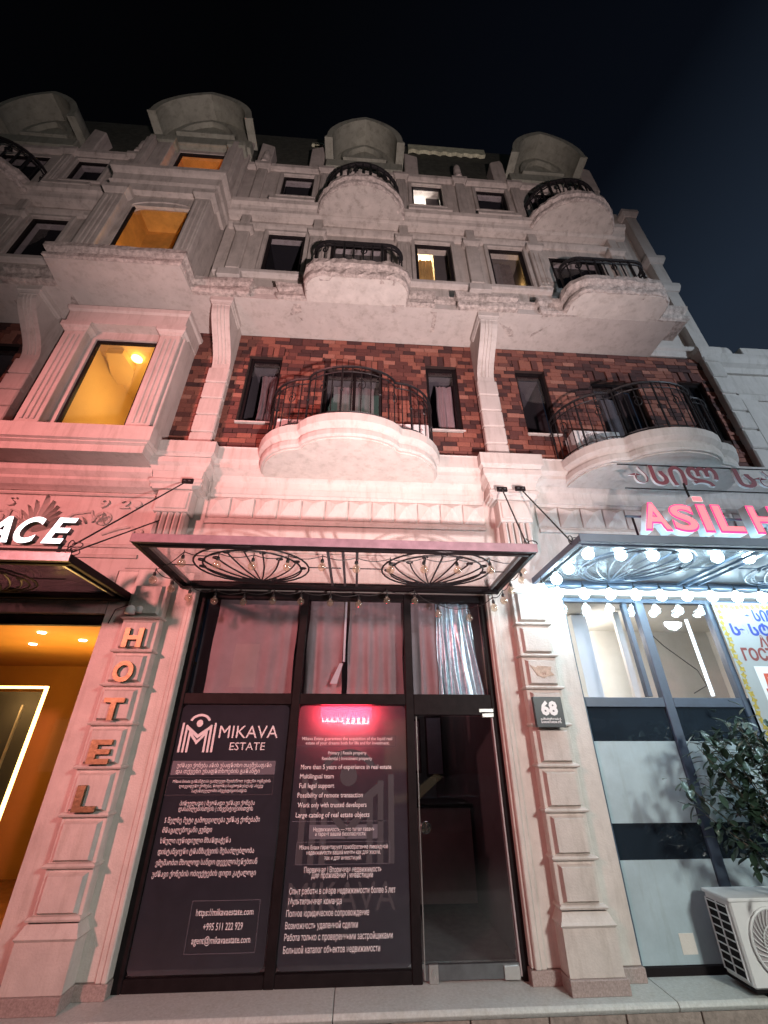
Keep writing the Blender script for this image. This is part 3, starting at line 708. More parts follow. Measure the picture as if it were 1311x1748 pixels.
def lobed(cx, k=1.0, off=0):
    pts = []
    pts += arc(cx - .64, -.20, .54 + off, .63 + off, 180, 92, 8)
    m_ = arc(cx, -.78, .62, .31 + off, 166, 14, 12)
    pts2 = [(x, -.78 - (y + .78)) for x, y in m_]
    pts = [(x, -.20 - (y + .20)) for x, y in pts] + pts2
    pts += [(2 * cx - x, y) for x, y in reversed(pts[:9])]
    return [(cx - 1.18 - off, -.05)] + pts + [(cx + 1.18 + off, -.05)]
for cx in (-.18, 4.12, mir(-.18)):
    path = lobed(cx)
    core = obj('balcony', MB().prism([(x, y) for x, y in path], 5.0, 5.34, 'z'), M['ring_plaster'] if cx < 3 else PL, B)
    obj('balcony_edge', MB().sweep([(-.02, 5.02), (.03, 5.02), (.05, 5.05), (.05, 5.12), (.02, 5.14), (.035, 5.17), (.09, 5.22), (.10, 5.33), (.06, 5.36), (-.02, 5.36)], path), PL, core, smooth=False)
    rail_bars(core, lobed(cx, off=.02)[1:-1], 5.36, 6.22, .008, .125, scroll=True)
    lw = lobed(cx, off=.02)[1:-1]
    obj('handrail', MB().tube([(x, y, 5.42) for x, y in lw], .010, 5), M['iron'], core)
def weather_edge(path, z0, z1, bal, mat):
    h = z1 - z0
    pts = []
    for a, b_ in zip(path, path[1:]):
        n_ = max(1, int(math.dist(a, b_) / .07))
        pts += [(a[0] + (b_[0] - a[0]) * i / n_, a[1] + (b_[1] - a[1]) * i / n_) for i in range(n_)]
    pts.append(path[-1])
    prof = [(-.06, z0 + .0), (.02, z0), (.045, z0 + .03), (.05, z0 + .1 * h / .45), (.01, z0 + .14 * h / .45), (.03, z0 + .2 * h / .45), (.075, z0 + .25 * h / .45), (.07, z0 + .36 * h / .45), (.02, z0 + .38 * h / .45), (.0, z1), (-.06, z1)]
    obj('balcony_edge', MB().sweep(prof, pts, .012), mat, bal)
for cx in CXS:
    # long balcony of the third floor
    base = [(cx - .80, -.55)] + [(x, y) for x, y in [(cx - .80, -.98)]] + [(cx - .52 + .28 * math.cos(R(a)), -.98 + .24 * math.sin(R(a))) for a in range(200, 271, 14)] + [(cx + .52 + .28 * math.cos(R(a)), -.98 + .24 * math.sin(R(a))) for a in range(270, 346, 15)] + [(cx + .80, -.98), (cx + .80, -.55)]
    bal = obj('balcony', MB().prism(base, 8.042, 8.44, 'z'), M['ring_plaster'], B)
    weather_edge(base, 8.05, 8.50, bal, PW)
    rp_ = [(x * .93 + cx * .07, y * .96 + .02) for x, y in base[1:-1]]
    rail_bars(bal, rp_, 8.5, 9.14, .013, .15, scroll=True, top=.030)
    obj('handrail', MB().tube([(x, y, 8.60) for x, y in rp_], .012, 5), M['iron'], bal)
    # half-round balcony of the fourth floor
    base = [(cx - .84, -.55)] + [(cx + .84 * math.cos(R(a)), -.62 + .64 * math.sin(R(a))) for a in range(180, 361, 12)] + [(cx + .84, -.55)]
    bal = obj('balcony', MB().prism(base, 10.90, 11.2, 'z'), UP, B)
    weather_edge(base, 10.91, 11.27, bal, PW)
    rp_ = [(cx + .76 * math.cos(R(a)), -.62 + .57 * math.sin(R(a))) for a in range(180, 361, 10)]
    rail_bars(bal, rp_, 11.27, 11.98, .016, .14, scroll=True, top=.03)

# --- roof gables with arched hoods
def hood_arch(cx, hw, z0, z1, th, foot=.05):
    """pointed arch band: outer then inner points (x,z)"""
    n_ = 12; am = R(66)
    def side(w_, zb_, zt):
        return [(cx - w_ + w_ * (1 - math.cos(am * i / n_)) / (1 - math.cos(am)), zb_ + (zt - zb_) * math.sin(am * i / n_) / math.sin(am)) for i in range(n_ + 1)]
    out = [(cx - hw - foot, z0)] + side(hw, z0 + .10, z1); inn = [(cx - hw + th, z0)] + side(hw - th, z0 + .04, z1 - th * 1.1)
    out += [(2 * cx - x, z) for x, z in reversed(out[:-1])]; inn += [(2 * cx - x, z) for x, z in reversed(inn[:-1])]
    return out, inn
def gable(cx, hw, z0, z1, yf, yt, zb, pw=.16, side=.28):
    out, inn = hood_arch(cx, hw, z0, z1, .13)
    g_ = obj('gable', MB().prism([(cx - hw - .0, zb)] + [(x, z) for x, z in inn] + [(cx + hw + .0, zb)], yt, .6, 'y'), HD, B)
    n_ = len(out); vs = []; fs = []
    for y in (yf, yt + .10):
        vs += [(x, y, z) for x, z in out] + [(x, y, z) for x, z in inn]
    for i in range(n_ - 1):
        o0, o1, i0, i1 = i, i + 1, n_ + i, n_ + i + 1; m2 = 2 * n_
        fs += [(o0, i0, i1, o1), (o0 + m2, o1 + m2, i1 + m2, i0 + m2), (o0, o1, o1 + m2, o0 + m2), (i0, i0 + m2, i1 + m2, i1)]
    fs += [(0, 2 * n_, 3 * n_, n_), (n_ - 1, 2 * n_ - 1, 4 * n_ - 1, 3 * n_ - 1)]
    obj('hood', MB().add(vs, fs), HD, g_)
    s2 = .62
    o2, i2 = hood_arch(cx, hw * s2, z0 + .05, z0 + (z1 - z0) * .66, .09, 0); m_ = len(o2); vs = [(x, yt - .10, z) for x, z in o2] + [(x, yt - .10, z) for x, z in i2] + [(x, yt + .02, z) for x, z in o2] + [(x, yt + .02, z) for x, z in i2]; fs = []
    for i in range(m_ - 1): fs += [(i, m_ + i, m_ + i + 1, i + 1), (i, i + 1, 2 * m_ + i + 1, 2 * m_ + i), (m_ + i, 3 * m_ + i, 3 * m_ + i + 1, m_ + i + 1)]
    obj('relief_arch', MB().add(vs, fs), HD, g_)
    box('relief_bar', cx - hw * s2 + .02, cx + hw * s2 - .02, yt - .14, yt + .02, z0 - .02, z0 + .09, HD, g_, bevel=.02)
    box('gable_band', cx - hw - .02, cx + hw + .02, yt - .16, yt + .05, zb, zb + .34, HD, g_, bevel=.02)
    for s in (-1, 1):
        for k in range(3): spx = cx + s * (.10 + .12 * k); obj('relief_leaf', MB().lathe([(0, -.09 + .02 * k), (.05, 0), (0, .09 - .02 * k)], (spx, yt - .03, z0 + .24 - .03 * k), 6), HD, g_)
        sx = cx + s * (hw + .24)
        obj('side_block', MB().prism([(sx - .16, zb - .1), (sx + .16, zb - .1), (sx + .16, zb + .95), (sx - .16 * (1 if s > 0 else .2), zb + 1.1 + .0), (sx - .16, zb + .95)] if s > 0 else
            [(sx - .16, zb - .1), (sx + .16, zb - .1), (sx + .16, zb + .95), (sx + .1, zb + 1.1), (sx - .16, zb + .95)], -.60, .3, 'y'), UP, g_, bevel=.02)
for cx in CXS: gable(cx, .86, 13.72, 15.0, -.98, -.50, 13.18)

# --- the tower: third and fourth floors
slab = obj('tower_slab', MB().sweep([(-.4, 8.05), (0, 8.05), (.03, 8.08), (.035, 8.15), (.0, 8.17), (.03, 8.22), (.06, 8.27), (.06, 8.36), (.02, 8.39), (-.4, 8.42)], [(-4.80, -.56)] + [(-4.80, -1.24)] + [(x, -1.24) for x in runx(-4.8, -2.84)[1:-1]] + [(-2.84, -1.24), (-2.84, -.56)], .007), PW, B)
obj('tower_wall', MB().wall(-4.74, -2.88, 8.38, 11.0, -1.05, -.99, [(-4.21, -3.19, 8.43, 10.08)]), UP, B)
for x in (-4.739, -2.99): obj('tower_side', MB().box(x, x + .11, -.985, -.35, 8.38, 13.1), UP, B)
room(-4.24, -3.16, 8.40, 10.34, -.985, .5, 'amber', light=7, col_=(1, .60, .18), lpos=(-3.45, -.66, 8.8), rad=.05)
box('pane', -4.17, -3.23, -1.01, -1.004, 8.46, 10.22, M['glass_clear'], B)
arcp = [(-4.21, 10.08)] + [(-3.70 + .51 * math.cos(R(a)), 10.04 + .17 * math.sin(R(a))) for a in range(175, 4, -12)] + [(-3.19, 10.08), (-3.19, 10.32), (-4.21, 10.32)]
arc_o = obj('arch_head', MB().prism(arcp, -1.07, -.95, 'y'), UP, B)
obj('window', MB().wall(-4.21, -3.19, 8.43, 10.24, -1.03, -.995, [(-4.17, -3.23, 8.46, 10.22)]), M['frame'], B)
for s, c in ((-1, -4.46), (1, -2.98)):
    k = obj('fluted_pilaster', MB().box(c - (.20 if s < 0 else .13), c + .14, -1.17, -.94, 8.40, 10.22), UP, B, bevel=.01)
    for dx in ((-.12, -.04, .04) if s < 0 else (-.085, 0, .085)): box('flute', c + dx - .022, c + dx + .022, -1.19, -1.168, 8.5, 10.1, UP, k, bevel=.008)
    obj('pilaster_cap', MB().sweep([(-.1, 10.2), (0, 10.2), (.03, 10.26), (.05, 10.3), (.05, 10.4), (-.1, 10.4)], [(c - (.2 if s < 0 else .13), -.94), (c - (.2 if s < 0 else .13), -1.18), (c + .15, -1.18), (c + .15, -.94)]), UP, k)
obj('tower_cornice', MB().sweep([(-.3, 10.42), (-.02, 10.42), (.0, 10.60), (.03, 10.66), (.0, 10.70), (.02, 10.90), (.06, 10.96), (.09, 11.02), (.09, 11.12), (.03, 11.16), (-.3, 11.2)], [(-4.70, -.56), (-4.70, -1.16), (-2.80, -1.16), (-2.80, -.56)]), UP, B)
obj('tower_core', MB().box(-4.66, -2.84, -1.12, -.6, 10.43, 11.15), UP, B)
obj('tower_wall', MB().wall(-4.74, -2.7, 11.15, 13.75, -.76, -.70, [(-4.18, -3.16, 11.9, 13.02)]), UP, B)
room(-4.2, -3.14, 11.88, 13.04, -.695, .5, 'amber', light=5, col_=(1, .42, .12), lpos=(-3.5, -.4, 12.2), rad=.05)
box('pane', -4.13, -3.21, -.725, -.719, 11.94, 12.95, M['glass_clear'], B)
obj('window', MB().wall(-4.18, -3.16, 11.9, 13.02, -.745, -.705, [(-4.13, -3.21, 11.94, 12.95)]), M['frame'], B)
for c in (-4.40, -2.94):
    k = obj('fluted_pilaster', MB().box(c - .15, c + .15, -.94, -.76, 11.15, 12.95), UP, B, bevel=.01)
    for dx in (-.08, 0, .08): box('flute', c + dx - .02, c + dx + .02, -.938, -.918, 11.3, 12.8, UP, k, bevel=.008)
    obj('pilaster_cap', MB().sweep([(-.1, 12.93), (0, 12.93), (.04, 12.99), (.05, 13.1), (-.1, 13.12)], [(c - .15, -.7), (c - .15, -.93), (c + .15, -.93), (c + .15, -.7)]), HD, k)
gable(-3.78, 1.08, 13.75, 15.05, -1.18, -.72, 13.14)

# --- roof
def quad(name, a, b_, c, d, mat, th=.05): return obj(name, MB().add([a, b_, c, d, (a[0], a[1] + .1, a[2] - th), (b_[0], b_[1] + .1, b_[2] - th), (c[0], c[1] + .1, c[2] - th), (d[0], d[1] + .1, d[2] - th)], [(0, 1, 2, 3), (7, 6, 5, 4), (0, 4, 5, 1), (1, 5, 6, 2), (2, 6, 7, 3), (3, 7, 4, 0)]), mat, B)
quad('roof', (-9.3, -.46, 13.1), (XR, -.46, 13.1), (XR - .35, -.02, 16.35), (-9.3, -.02, 16.35), M['roof'])
quad('roof_end', (XR, -.46, 13.1), (XR, 2.5, 13.1), (XR - .35, 2.5, 16.35), (XR - .35, -.02, 16.35), M['upper'])
for x0, x1 in ((.95, 3.05),):
    pts = runx(x0, x1, .07); vs = []; fs = []
    for i, x in enumerate(pts):
        zz = 15.55 + .10 * abs(math.sin(i * .8)) + random.uniform(-.015, .015); vs += [(x, -.22, zz), (x, -.20, 15.98), (x, -.12, 15.98), (x, -.14, zz)]
    for i in range(len(pts) - 1):
        for j in range(4): fs.append((4 * i + j, 4 * i + 4 + j, 4 * i + 4 + (j + 1) % 4, 4 * i + (j + 1) % 4))
    obj('roof_flashing', MB().add(vs, fs + [(0, 1, 2, 3), tuple(4 * (len(pts) - 1) + j for j in (3, 2, 1, 0))]), M['flash'], B)
for x, w_ in ((-1.5, .11), (-1.36, .09), (-1.42, .13)):
    obj('roof_flashing', MB().box(x - w_, x + w_, -.2, -.13, 15.5 + x * .0, 15.5 + w_), M['flash'], B, bevel=.02)

# --- right end of the facade: recessed strip and stepped corner pier
obj('end_wall', MB().wall(XR, 6.12, 8.26, 13.3, -.06, .3, []), PL, B)
obj('end_moulding', MB().sweep([(-.1, 8.05), (.05, 8.05), (.08, 8.1), (.08, 8.17), (.12, 8.2), (.12, 8.27), (-.1, 8.28)], [(XR - .3, -.05), (6.15, -.05)]), PL, B)
obj('corner_pier', MB().box(6.15, 6.40, -.20, .5, 3.6, 13.1), PL, B)
zz = 5.45
while zz < 8.0:
    box('corner_block', 6.12, 6.42, -.235, -.15, zz, zz + .36, PL, B, bevel=.02); zz += .40
for z, e_ in ((8.04, .07), (10.05, .04), (11.05, .05), (13.0, .05)):
    obj('corner_cap', MB().sweep([(-.1, z - .12), (.0, z - .12), (e_ * .5, z - .06), (e_, z), (e_, z + .1), (-.1, z + .14)], [(6.12, 0), (6.12, -.22), (6.43, -.22), (6.43, .3)]), PL, B)

# ================================================================ agency shopfront in the middle
S = thing('shopfront', 'black framed glass shopfront with three upper panes and a glass door, under the unlit canopy', 'shopfront', (-.17, 0, 0))
FX = [(-1.935, -1.85), (-.70, -.61), (.555, .645), (1.52, 1.605)]
for a, b_ in FX: box('mullion', a, b_, -.03, .06, .0, 3.42, M['frame'], S, bevel=.006)
for a, b_ in ((-1.85, -.70), (-.61, .555)):
    box('transom', a, b_, -.025, .05, 2.16, 2.27, M['frame'], S, bevel=.005); box('bottom_rail', a, b_, -.025, .05, .0, .085, M['frame'], S, bevel=.005)
    box('top_rail', a, b_, -.025, .05, 3.33, 3.42, M['frame'], S, bevel=.005)
    box('pane', a, b_, .0, .008, .085, 2.16, M['glass'], S); box('pane', a, b_, .0, .008, 2.27, 3.33, M['glass'], S)
box('top_rail', .645, 1.52, -.025, .05, 3.33, 3.42, M['frame'], S, bevel=.005); box('pane', .645, 1.52, .0, .008, 2.27, 3.33, M['glass'], S)
box('transom', .645, 1.52, -.028, .05, 2.06, 2.27, M['frame'], S, bevel=.005)
box('jamb_rail', 1.505, 1.522, -.02, .03, .03, 2.05, M['grey_p'], S)
D = obj('glass_door', MB().box(.675, 1.50, -.006, .006, .12, 2.045), M['glass_door'], S)
box('door_edge', .663, .673, -.012, .012, .02, 2.045, M['steelw'], D); box('bottom_rail', .675, 1.50, -.014, .014, .018, .115, M['steel'], D)
obj('lock', MB().lathe([(.0, -.012), (.048, -.012), (.052, 0), (.048, .012), (0, .012)], n=20), M['chrome'], D)
o = [q for q in D.children if q.name.startswith('lock')][0]; o.location = Vector((.725, -.018, 1.07)) - W[D.name]; o.rotation_euler = (R(90), 0, 0)
o2 = obj('thumb_turn', MB().box(.718, .732, -.05, -.028, 1.045, 1.095), M['chrome'], D, bevel=.004)
fl = box('floor_lock', .70, .785, -.026, .02, .0, .12, M['steelw'], D, bevel=.003)
obj('keyhole', MB().tube([(.742, -.028, .06 + .026 * math.sin(R(a)) ) for a in ()] + [(.742 + .014 * math.cos(R(a)), -.029, .06 + .028 * math.sin(R(a))) for a in range(0, 360, 30)], .004, 5, close=True), M['chrome'], D)
box('hinge', 1.37, 1.53, -.032, .02, 2.09, 2.125, M['steelw'], D, bevel=.003); box('hinge', 1.40, 1.53, -.03, .02, 2.04, 2.082, M['steelw'], D, bevel=.003)
box('hinge', 1.36, 1.50, -.028, .02, .012, .10, M['steelw'], D, bevel=.003)
# interior of the agency
room(-1.93, 1.60, .0, 3.45, .35, 4.0, 'room_dark', S)
for i, (a, b_, c, d) in enumerate(((.62, .80, .55, 1.65), (.92, 1.12, 1.0, 1.7), (1.2, 1.5, .95, 1.75))):
    f = box('picture_frame', a, b_, 2.9, 2.93, c + .35, d + .45, M['frame'], S, bevel=.01); box('picture', a + .03, b_ - .03, 2.895, 2.90, c + .39, d + .41, M['box_print'], f)
dk = thing('reception_desk', 'dark reddish desk inside the agency behind the glass door', 'desk', (.6, 1.6, 0))
box('desk_front', .2, 1.55, 1.55, 1.6, .1, 1.05, M['cur_red'], dk); box('desk_top', .15, 1.58, 1.5, 2.1, 1.05, 1.09, M['frame'], dk, bevel=.005)
box('desk_side', .2, .25, 1.6, 2.05, .1, 1.05, M['cur_red'], dk)
struct('shop_floor', MB().box(-1.93, 1.60, .36, 4.3, -.02, .012), M['pave'])
# poster film on the two lower panes
def bar_frame(par, x0, x1, z0, z1, y, mat, w=.004, name='frame_line'):
    return obj(name, MB().wall(x0, x1, z0, z1, y, y + .0012, [(x0 + w, x1 - w, z0 + w, z1 - w)]), mat, par)
def rounded(x0, x1, z0, z1, r=.05):
    return arc(x0 + r, z0 + r, r, r, 180, 270, 4) + arc(x1 - r, z0 + r, r, r, 270, 360, 4) + arc(x1 - r, z1 - r, r, r, 0, 90, 4) + arc(x0 + r, z1 - r, r, r, 90, 180, 4)
PA = thing('window_poster', 'dark translucent film with white logo and Georgian text on the left lower pane', 'poster', (-1.28, -.008, .1))
obj('film', MB().prism(rounded(-1.845, -.715, .10, 2.15), -.008, -.004, 'y'), M['film'], PA)
PB = thing('window_poster', 'dark translucent film with English and Russian text on the middle lower pane', 'poster', (-.03, -.008, .1))
obj('film', MB().prism(rounded(-.605, .55, .10, 2.15), -.008, -.004, 'y'), M['film'], PB)
LINES = [
    ('MIKAVA', -1.42, -0.81, 1.84, 0.165, 0),
    ('ESTATE', -1.29, -0.93, 1.73, 0.1, 0),
    ('უძრავი ქონება არის უსაფრთხო თავშესაფარი', -1.78, -0.84, 1.58, 0.05, 1),
    ('და თქვენი უსაფრთხოების გარანტი', -1.78, -0.95, 1.53, 0.05, 1),
    ('Mikava Estate გარანტიას გაძლევთ შეიძინოთ თქვენი ოცნების', -1.79, -0.83, 1.45, 0.036, 1),
    ('ლიკვიდური ქონება, როგორც საცხოვრებლად ასევე', -1.72, -0.9, 1.41, 0.036, 1),
    ('საქართველოში ინვესტიციისთვის.', -1.59, -1.05, 1.37, 0.036, 1),
    ('პირველადი | მეორადი უძრავი ქონება', -1.68, -0.96, 1.265, 0.05, 1),
    ('დასახლებისთვის | ინვესტიციისთვის', -1.68, -0.97, 1.22, 0.05, 1),
    ('5 წელზე მეტი გამოცდილება უძრავ ქონებაში', -1.79, -0.89, 1.13, 0.056, 1),
    ('მრავალენოვანი გუნდი', -1.79, -1.33, 1.055, 0.056, 1),
    ('სრული იურიდიული მხარდაჭერა', -1.79, -1.14, 0.975, 0.056, 1),
    ('დისტანციური ტრანზაქციის შესაძლებლობა', -1.79, -0.91, 0.895, 0.056, 1),
    ('ვმუშაობთ მხოლოდ სანდო დეველოპერებთან', -1.79, -0.87, 0.815, 0.056, 1),
    ('უძრავი ქონების ობიექტების დიდი კატალოგი', -1.8, -0.87, 0.735, 0.056, 1),
    ('https://mikavaestate.com', -1.35, -0.85, 0.465, 0.066, 0),
    ('+995 511 222 929', -1.27, -0.93, 0.37, 0.068, 0),
    ('agent@mikavaestate.com', -1.35, -0.85, 0.285, 0.066, 0),
    ('Mikava Estate guarantees the acquisition of the liquid real', -0.55, 0.4, 1.82, 0.042, 1),
    ('estate of your dreams both for life and for investment.', -0.51, 0.37, 1.78, 0.042, 1),
    ('Primary | Resale property', -0.27, 0.13, 1.69, 0.042, 1),
    ('Residential | Investment property', -0.33, 0.19, 1.64, 0.042, 1),
    ('More than 5 years of experience in real estate', -0.54, 0.39, 1.56, 0.058, 1),
    ('Multilingual team', -0.54, -0.2, 1.48, 0.058, 1),
    ('Full legal support', -0.54, -0.19, 1.4, 0.058, 1),
    ('Possibility of remote transaction', -0.55, 0.1, 1.32, 0.058, 1),
    ('Work only with trusted developers', -0.54, 0.14, 1.24, 0.058, 1),
    ('Large catalog of real estate objects', -0.55, 0.17, 1.16, 0.058, 1),
    ('Недвижимость — это тихая гавань', -0.37, 0.22, 1.05, 0.044, 1),
    ('и гарант вашей безопасности.', -0.35, 0.14, 1.015, 0.044, 1),
    ('Mikava Estate гарантирует приобретение ликвидной', -0.49, 0.35, 0.915, 0.046, 1),
    ('недвижимости вашей мечты как для жизни,', -0.42, 0.28, 0.875, 0.046, 1),
    ('так и для инвестиций.', -0.25, 0.1, 0.835, 0.046, 1),
    ('Первичная | Вторичная недвижимость', -0.43, 0.29, 0.745, 0.058, 1),
    ('Для проживания | инвестиций', -0.36, 0.21, 0.705, 0.058, 1),
    ('Опыт работы в сфере недвижимости более 5 лет', -0.55, 0.42, 0.595, 0.062, 1),
    ('Мультиязычная команда', -0.55, -0.07, 0.525, 0.062, 1),
    ('Полное юридическое сопровождение', -0.56, 0.18, 0.445, 0.062, 1),
    ('Возможность удаленной сделки', -0.56, 0.08, 0.365, 0.062, 1),
    ('Работа только с проверенными застройщиками', -0.56, 0.39, 0.29, 0.062, 1),
    ('Большой каталог объектов недвижимости', -0.56, 0.28, 0.21, 0.062, 1),
]
for i, (s, a, b_, z, size, w_) in enumerate(LINES):
    left = i < 18
    text('text_line', s, a, b_, z, size, -.0125, M['print'], PA if left else PB, bold=.012 if w_ else (.0 if i < 2 else .01), res=2)
box('text_panel', -1.83, -.80, -.010, -.0085, 1.515, 1.635, M['box_print'], PA); bar_frame(PA, -1.84, -.80, 1.345, 1.495, -.0105, M['faint'])
bar_frame(PA, -1.40, -.80, .22, .565, -.0105, M['box_print']); bar_frame(PB, -.59, .44, 1.76, 1.86, -.0105, M['box_print'])
box('text_panel', -.41, .25, -.0098, -.0085, .99, 1.10, M['box_print'], PB); bar_frame(PB, -.52, .37, .80, .97, -.0105, M['box_print'])
box('frame_line', -.58, .40, -.0100, -.0088, 1.125, 1.13, M['box_print'], PB)
# logo: an M inside a round-topped arch with a dot for the head
def logo(par, cx, z0, h, mat, y):
    k = h / .36; bw_ = .022 * k
    cnt = [0]
    def bar(pts, nm='logo_bar'):
        cnt[0] += 1; obj(nm, MB().prism(pts, y - .00012 * cnt[0], y + .0004, 'y'), mat, par)
    for dx, top in ((-.165, .27), (-.125, .25), (-.085, .20), (.085, .20), (.125, .25), (.165, .27)):
        x = cx + dx * k; bar([(x - bw_ / 2, z0), (x + bw_ / 2, z0), (x + bw_ / 2, z0 + top * k), (x - bw_ / 2, z0 + top * k)])
    for off in (0, -.055):
        zz = z0 + (.25 + off) * k; w_ = (.125 + off * .75) * k
        bar([(cx - w_, zz), (cx - w_, zz - .034 * k), (cx, zz - .125 * k), (cx + w_, zz - .034 * k), (cx + w_, zz), (cx, zz - .088 * k)])
    ring = arc(cx, z0 + .27 * k, .11 * k, .085 * k, 15, 165, 12) + arc(cx, z0 + .27 * k, .085 * k, .062 * k, 165, 15, 12)
    bar(ring, 'logo_arc'); bar(arc(cx, z0 + .265 * k, .034 * k, .034 * k, 0, 330, 11), 'logo_dot')
logo(PA, -1.635, 1.71, .36, M['print'], -.0125)
logo(PB, -.05, .80, .95, M['faint'], -.0094)
text('faint_word', 'MIKAVA', -.56, .42, .475, .29, -.0088, M['faint'], PB, bold=0)
# red running-text display behind the glass
LED = thing('led_display', 'red glowing running text display hanging behind the middle pane, its lettering half hidden', 'display', (-.1, .08, 1.93))
box('housing', -.40, .20, .15, .20, 1.93, 2.15, M['frame'], LED, bevel=.005)
box('diffuser', -.385, .185, .142, .149, 2.03, 2.145, M['red_led'], LED); box('glow_strip', -.30, .19, .143, .149, 1.95, 1.975, M['cur_red'], LED)
for i in range(9):
    x = -.36 + i * .058; w_ = .042; h = .035 + .02 * (i > 3)
    obj('led_character', MB().tube([(x, .132, 2.035), (x, .132, 2.035 - h), (x + w_, .132, 2.035 - h), (x + w_, .132, 2.035)], .006, 4), M['red_led2'], LED)
for z in (1.962, 1.985): box('led_dash', -.12, -.085, .136, .141, z, z + .008, M['filament'], LED)
la = lamp('AREA', (-.1, .135, 2.08), 13, (1, .02, .06), .5, (-.1, -1, 2.12)); la.data.shape = 'RECTANGLE'; la.data.size_y = .08
lamp('POINT', (.5, 1.2, 2.6), 7, (1, .14, .18), .15); lamp('POINT', (1.3, 2.2, 3.2), 16, (1, .85, .85), .15)
# curtains behind the upper panes
curtain('taupe pink curtain behind the upper left pane of the agency shopfront', -1.72, -.74, 2.16, 3.36, .13, 'cur_red', 4, 11, amp=.018)
curtain('left half of the taupe curtain pair behind the upper middle pane', -.60, -.17, 2.2, 3.36, .12, 'cur_red', 3, 12, amp=.025)
curtain('right half of the taupe curtain pair behind the upper middle pane', -.11, .55, 2.2, 3.36, .12, 'cur_red', 4, 13, amp=.025)
curtain('plain grey curtain behind the pane above the glass door, beside the silver one', .66, 1.0, 2.2, 3.36, .13, 'cur_red', 2, 14, amp=.03)
curtain('shiny silver curtain behind the pane above the glass door', .97, 1.40, 2.25, 3.34, .09, 'cur_silver', 8, 15, amp=.03, flare=.12)
st = box('curtain_strip', -.165, -.14, .05, .06, 2.62, 3.33, M['white_p']); tag(st, 'thin white strip hanging in the gap between the two middle curtains', 'strip')
st = obj('paper_flag', MB().prism([(-.30, 2.38), (-.22, 2.38), (-.16, 2.60), (-.20, 2.60)], .04, .046, 'y'), M['white_p']); tag(st, 'small slanted white paper in the gap below the curtain strip', 'paper')

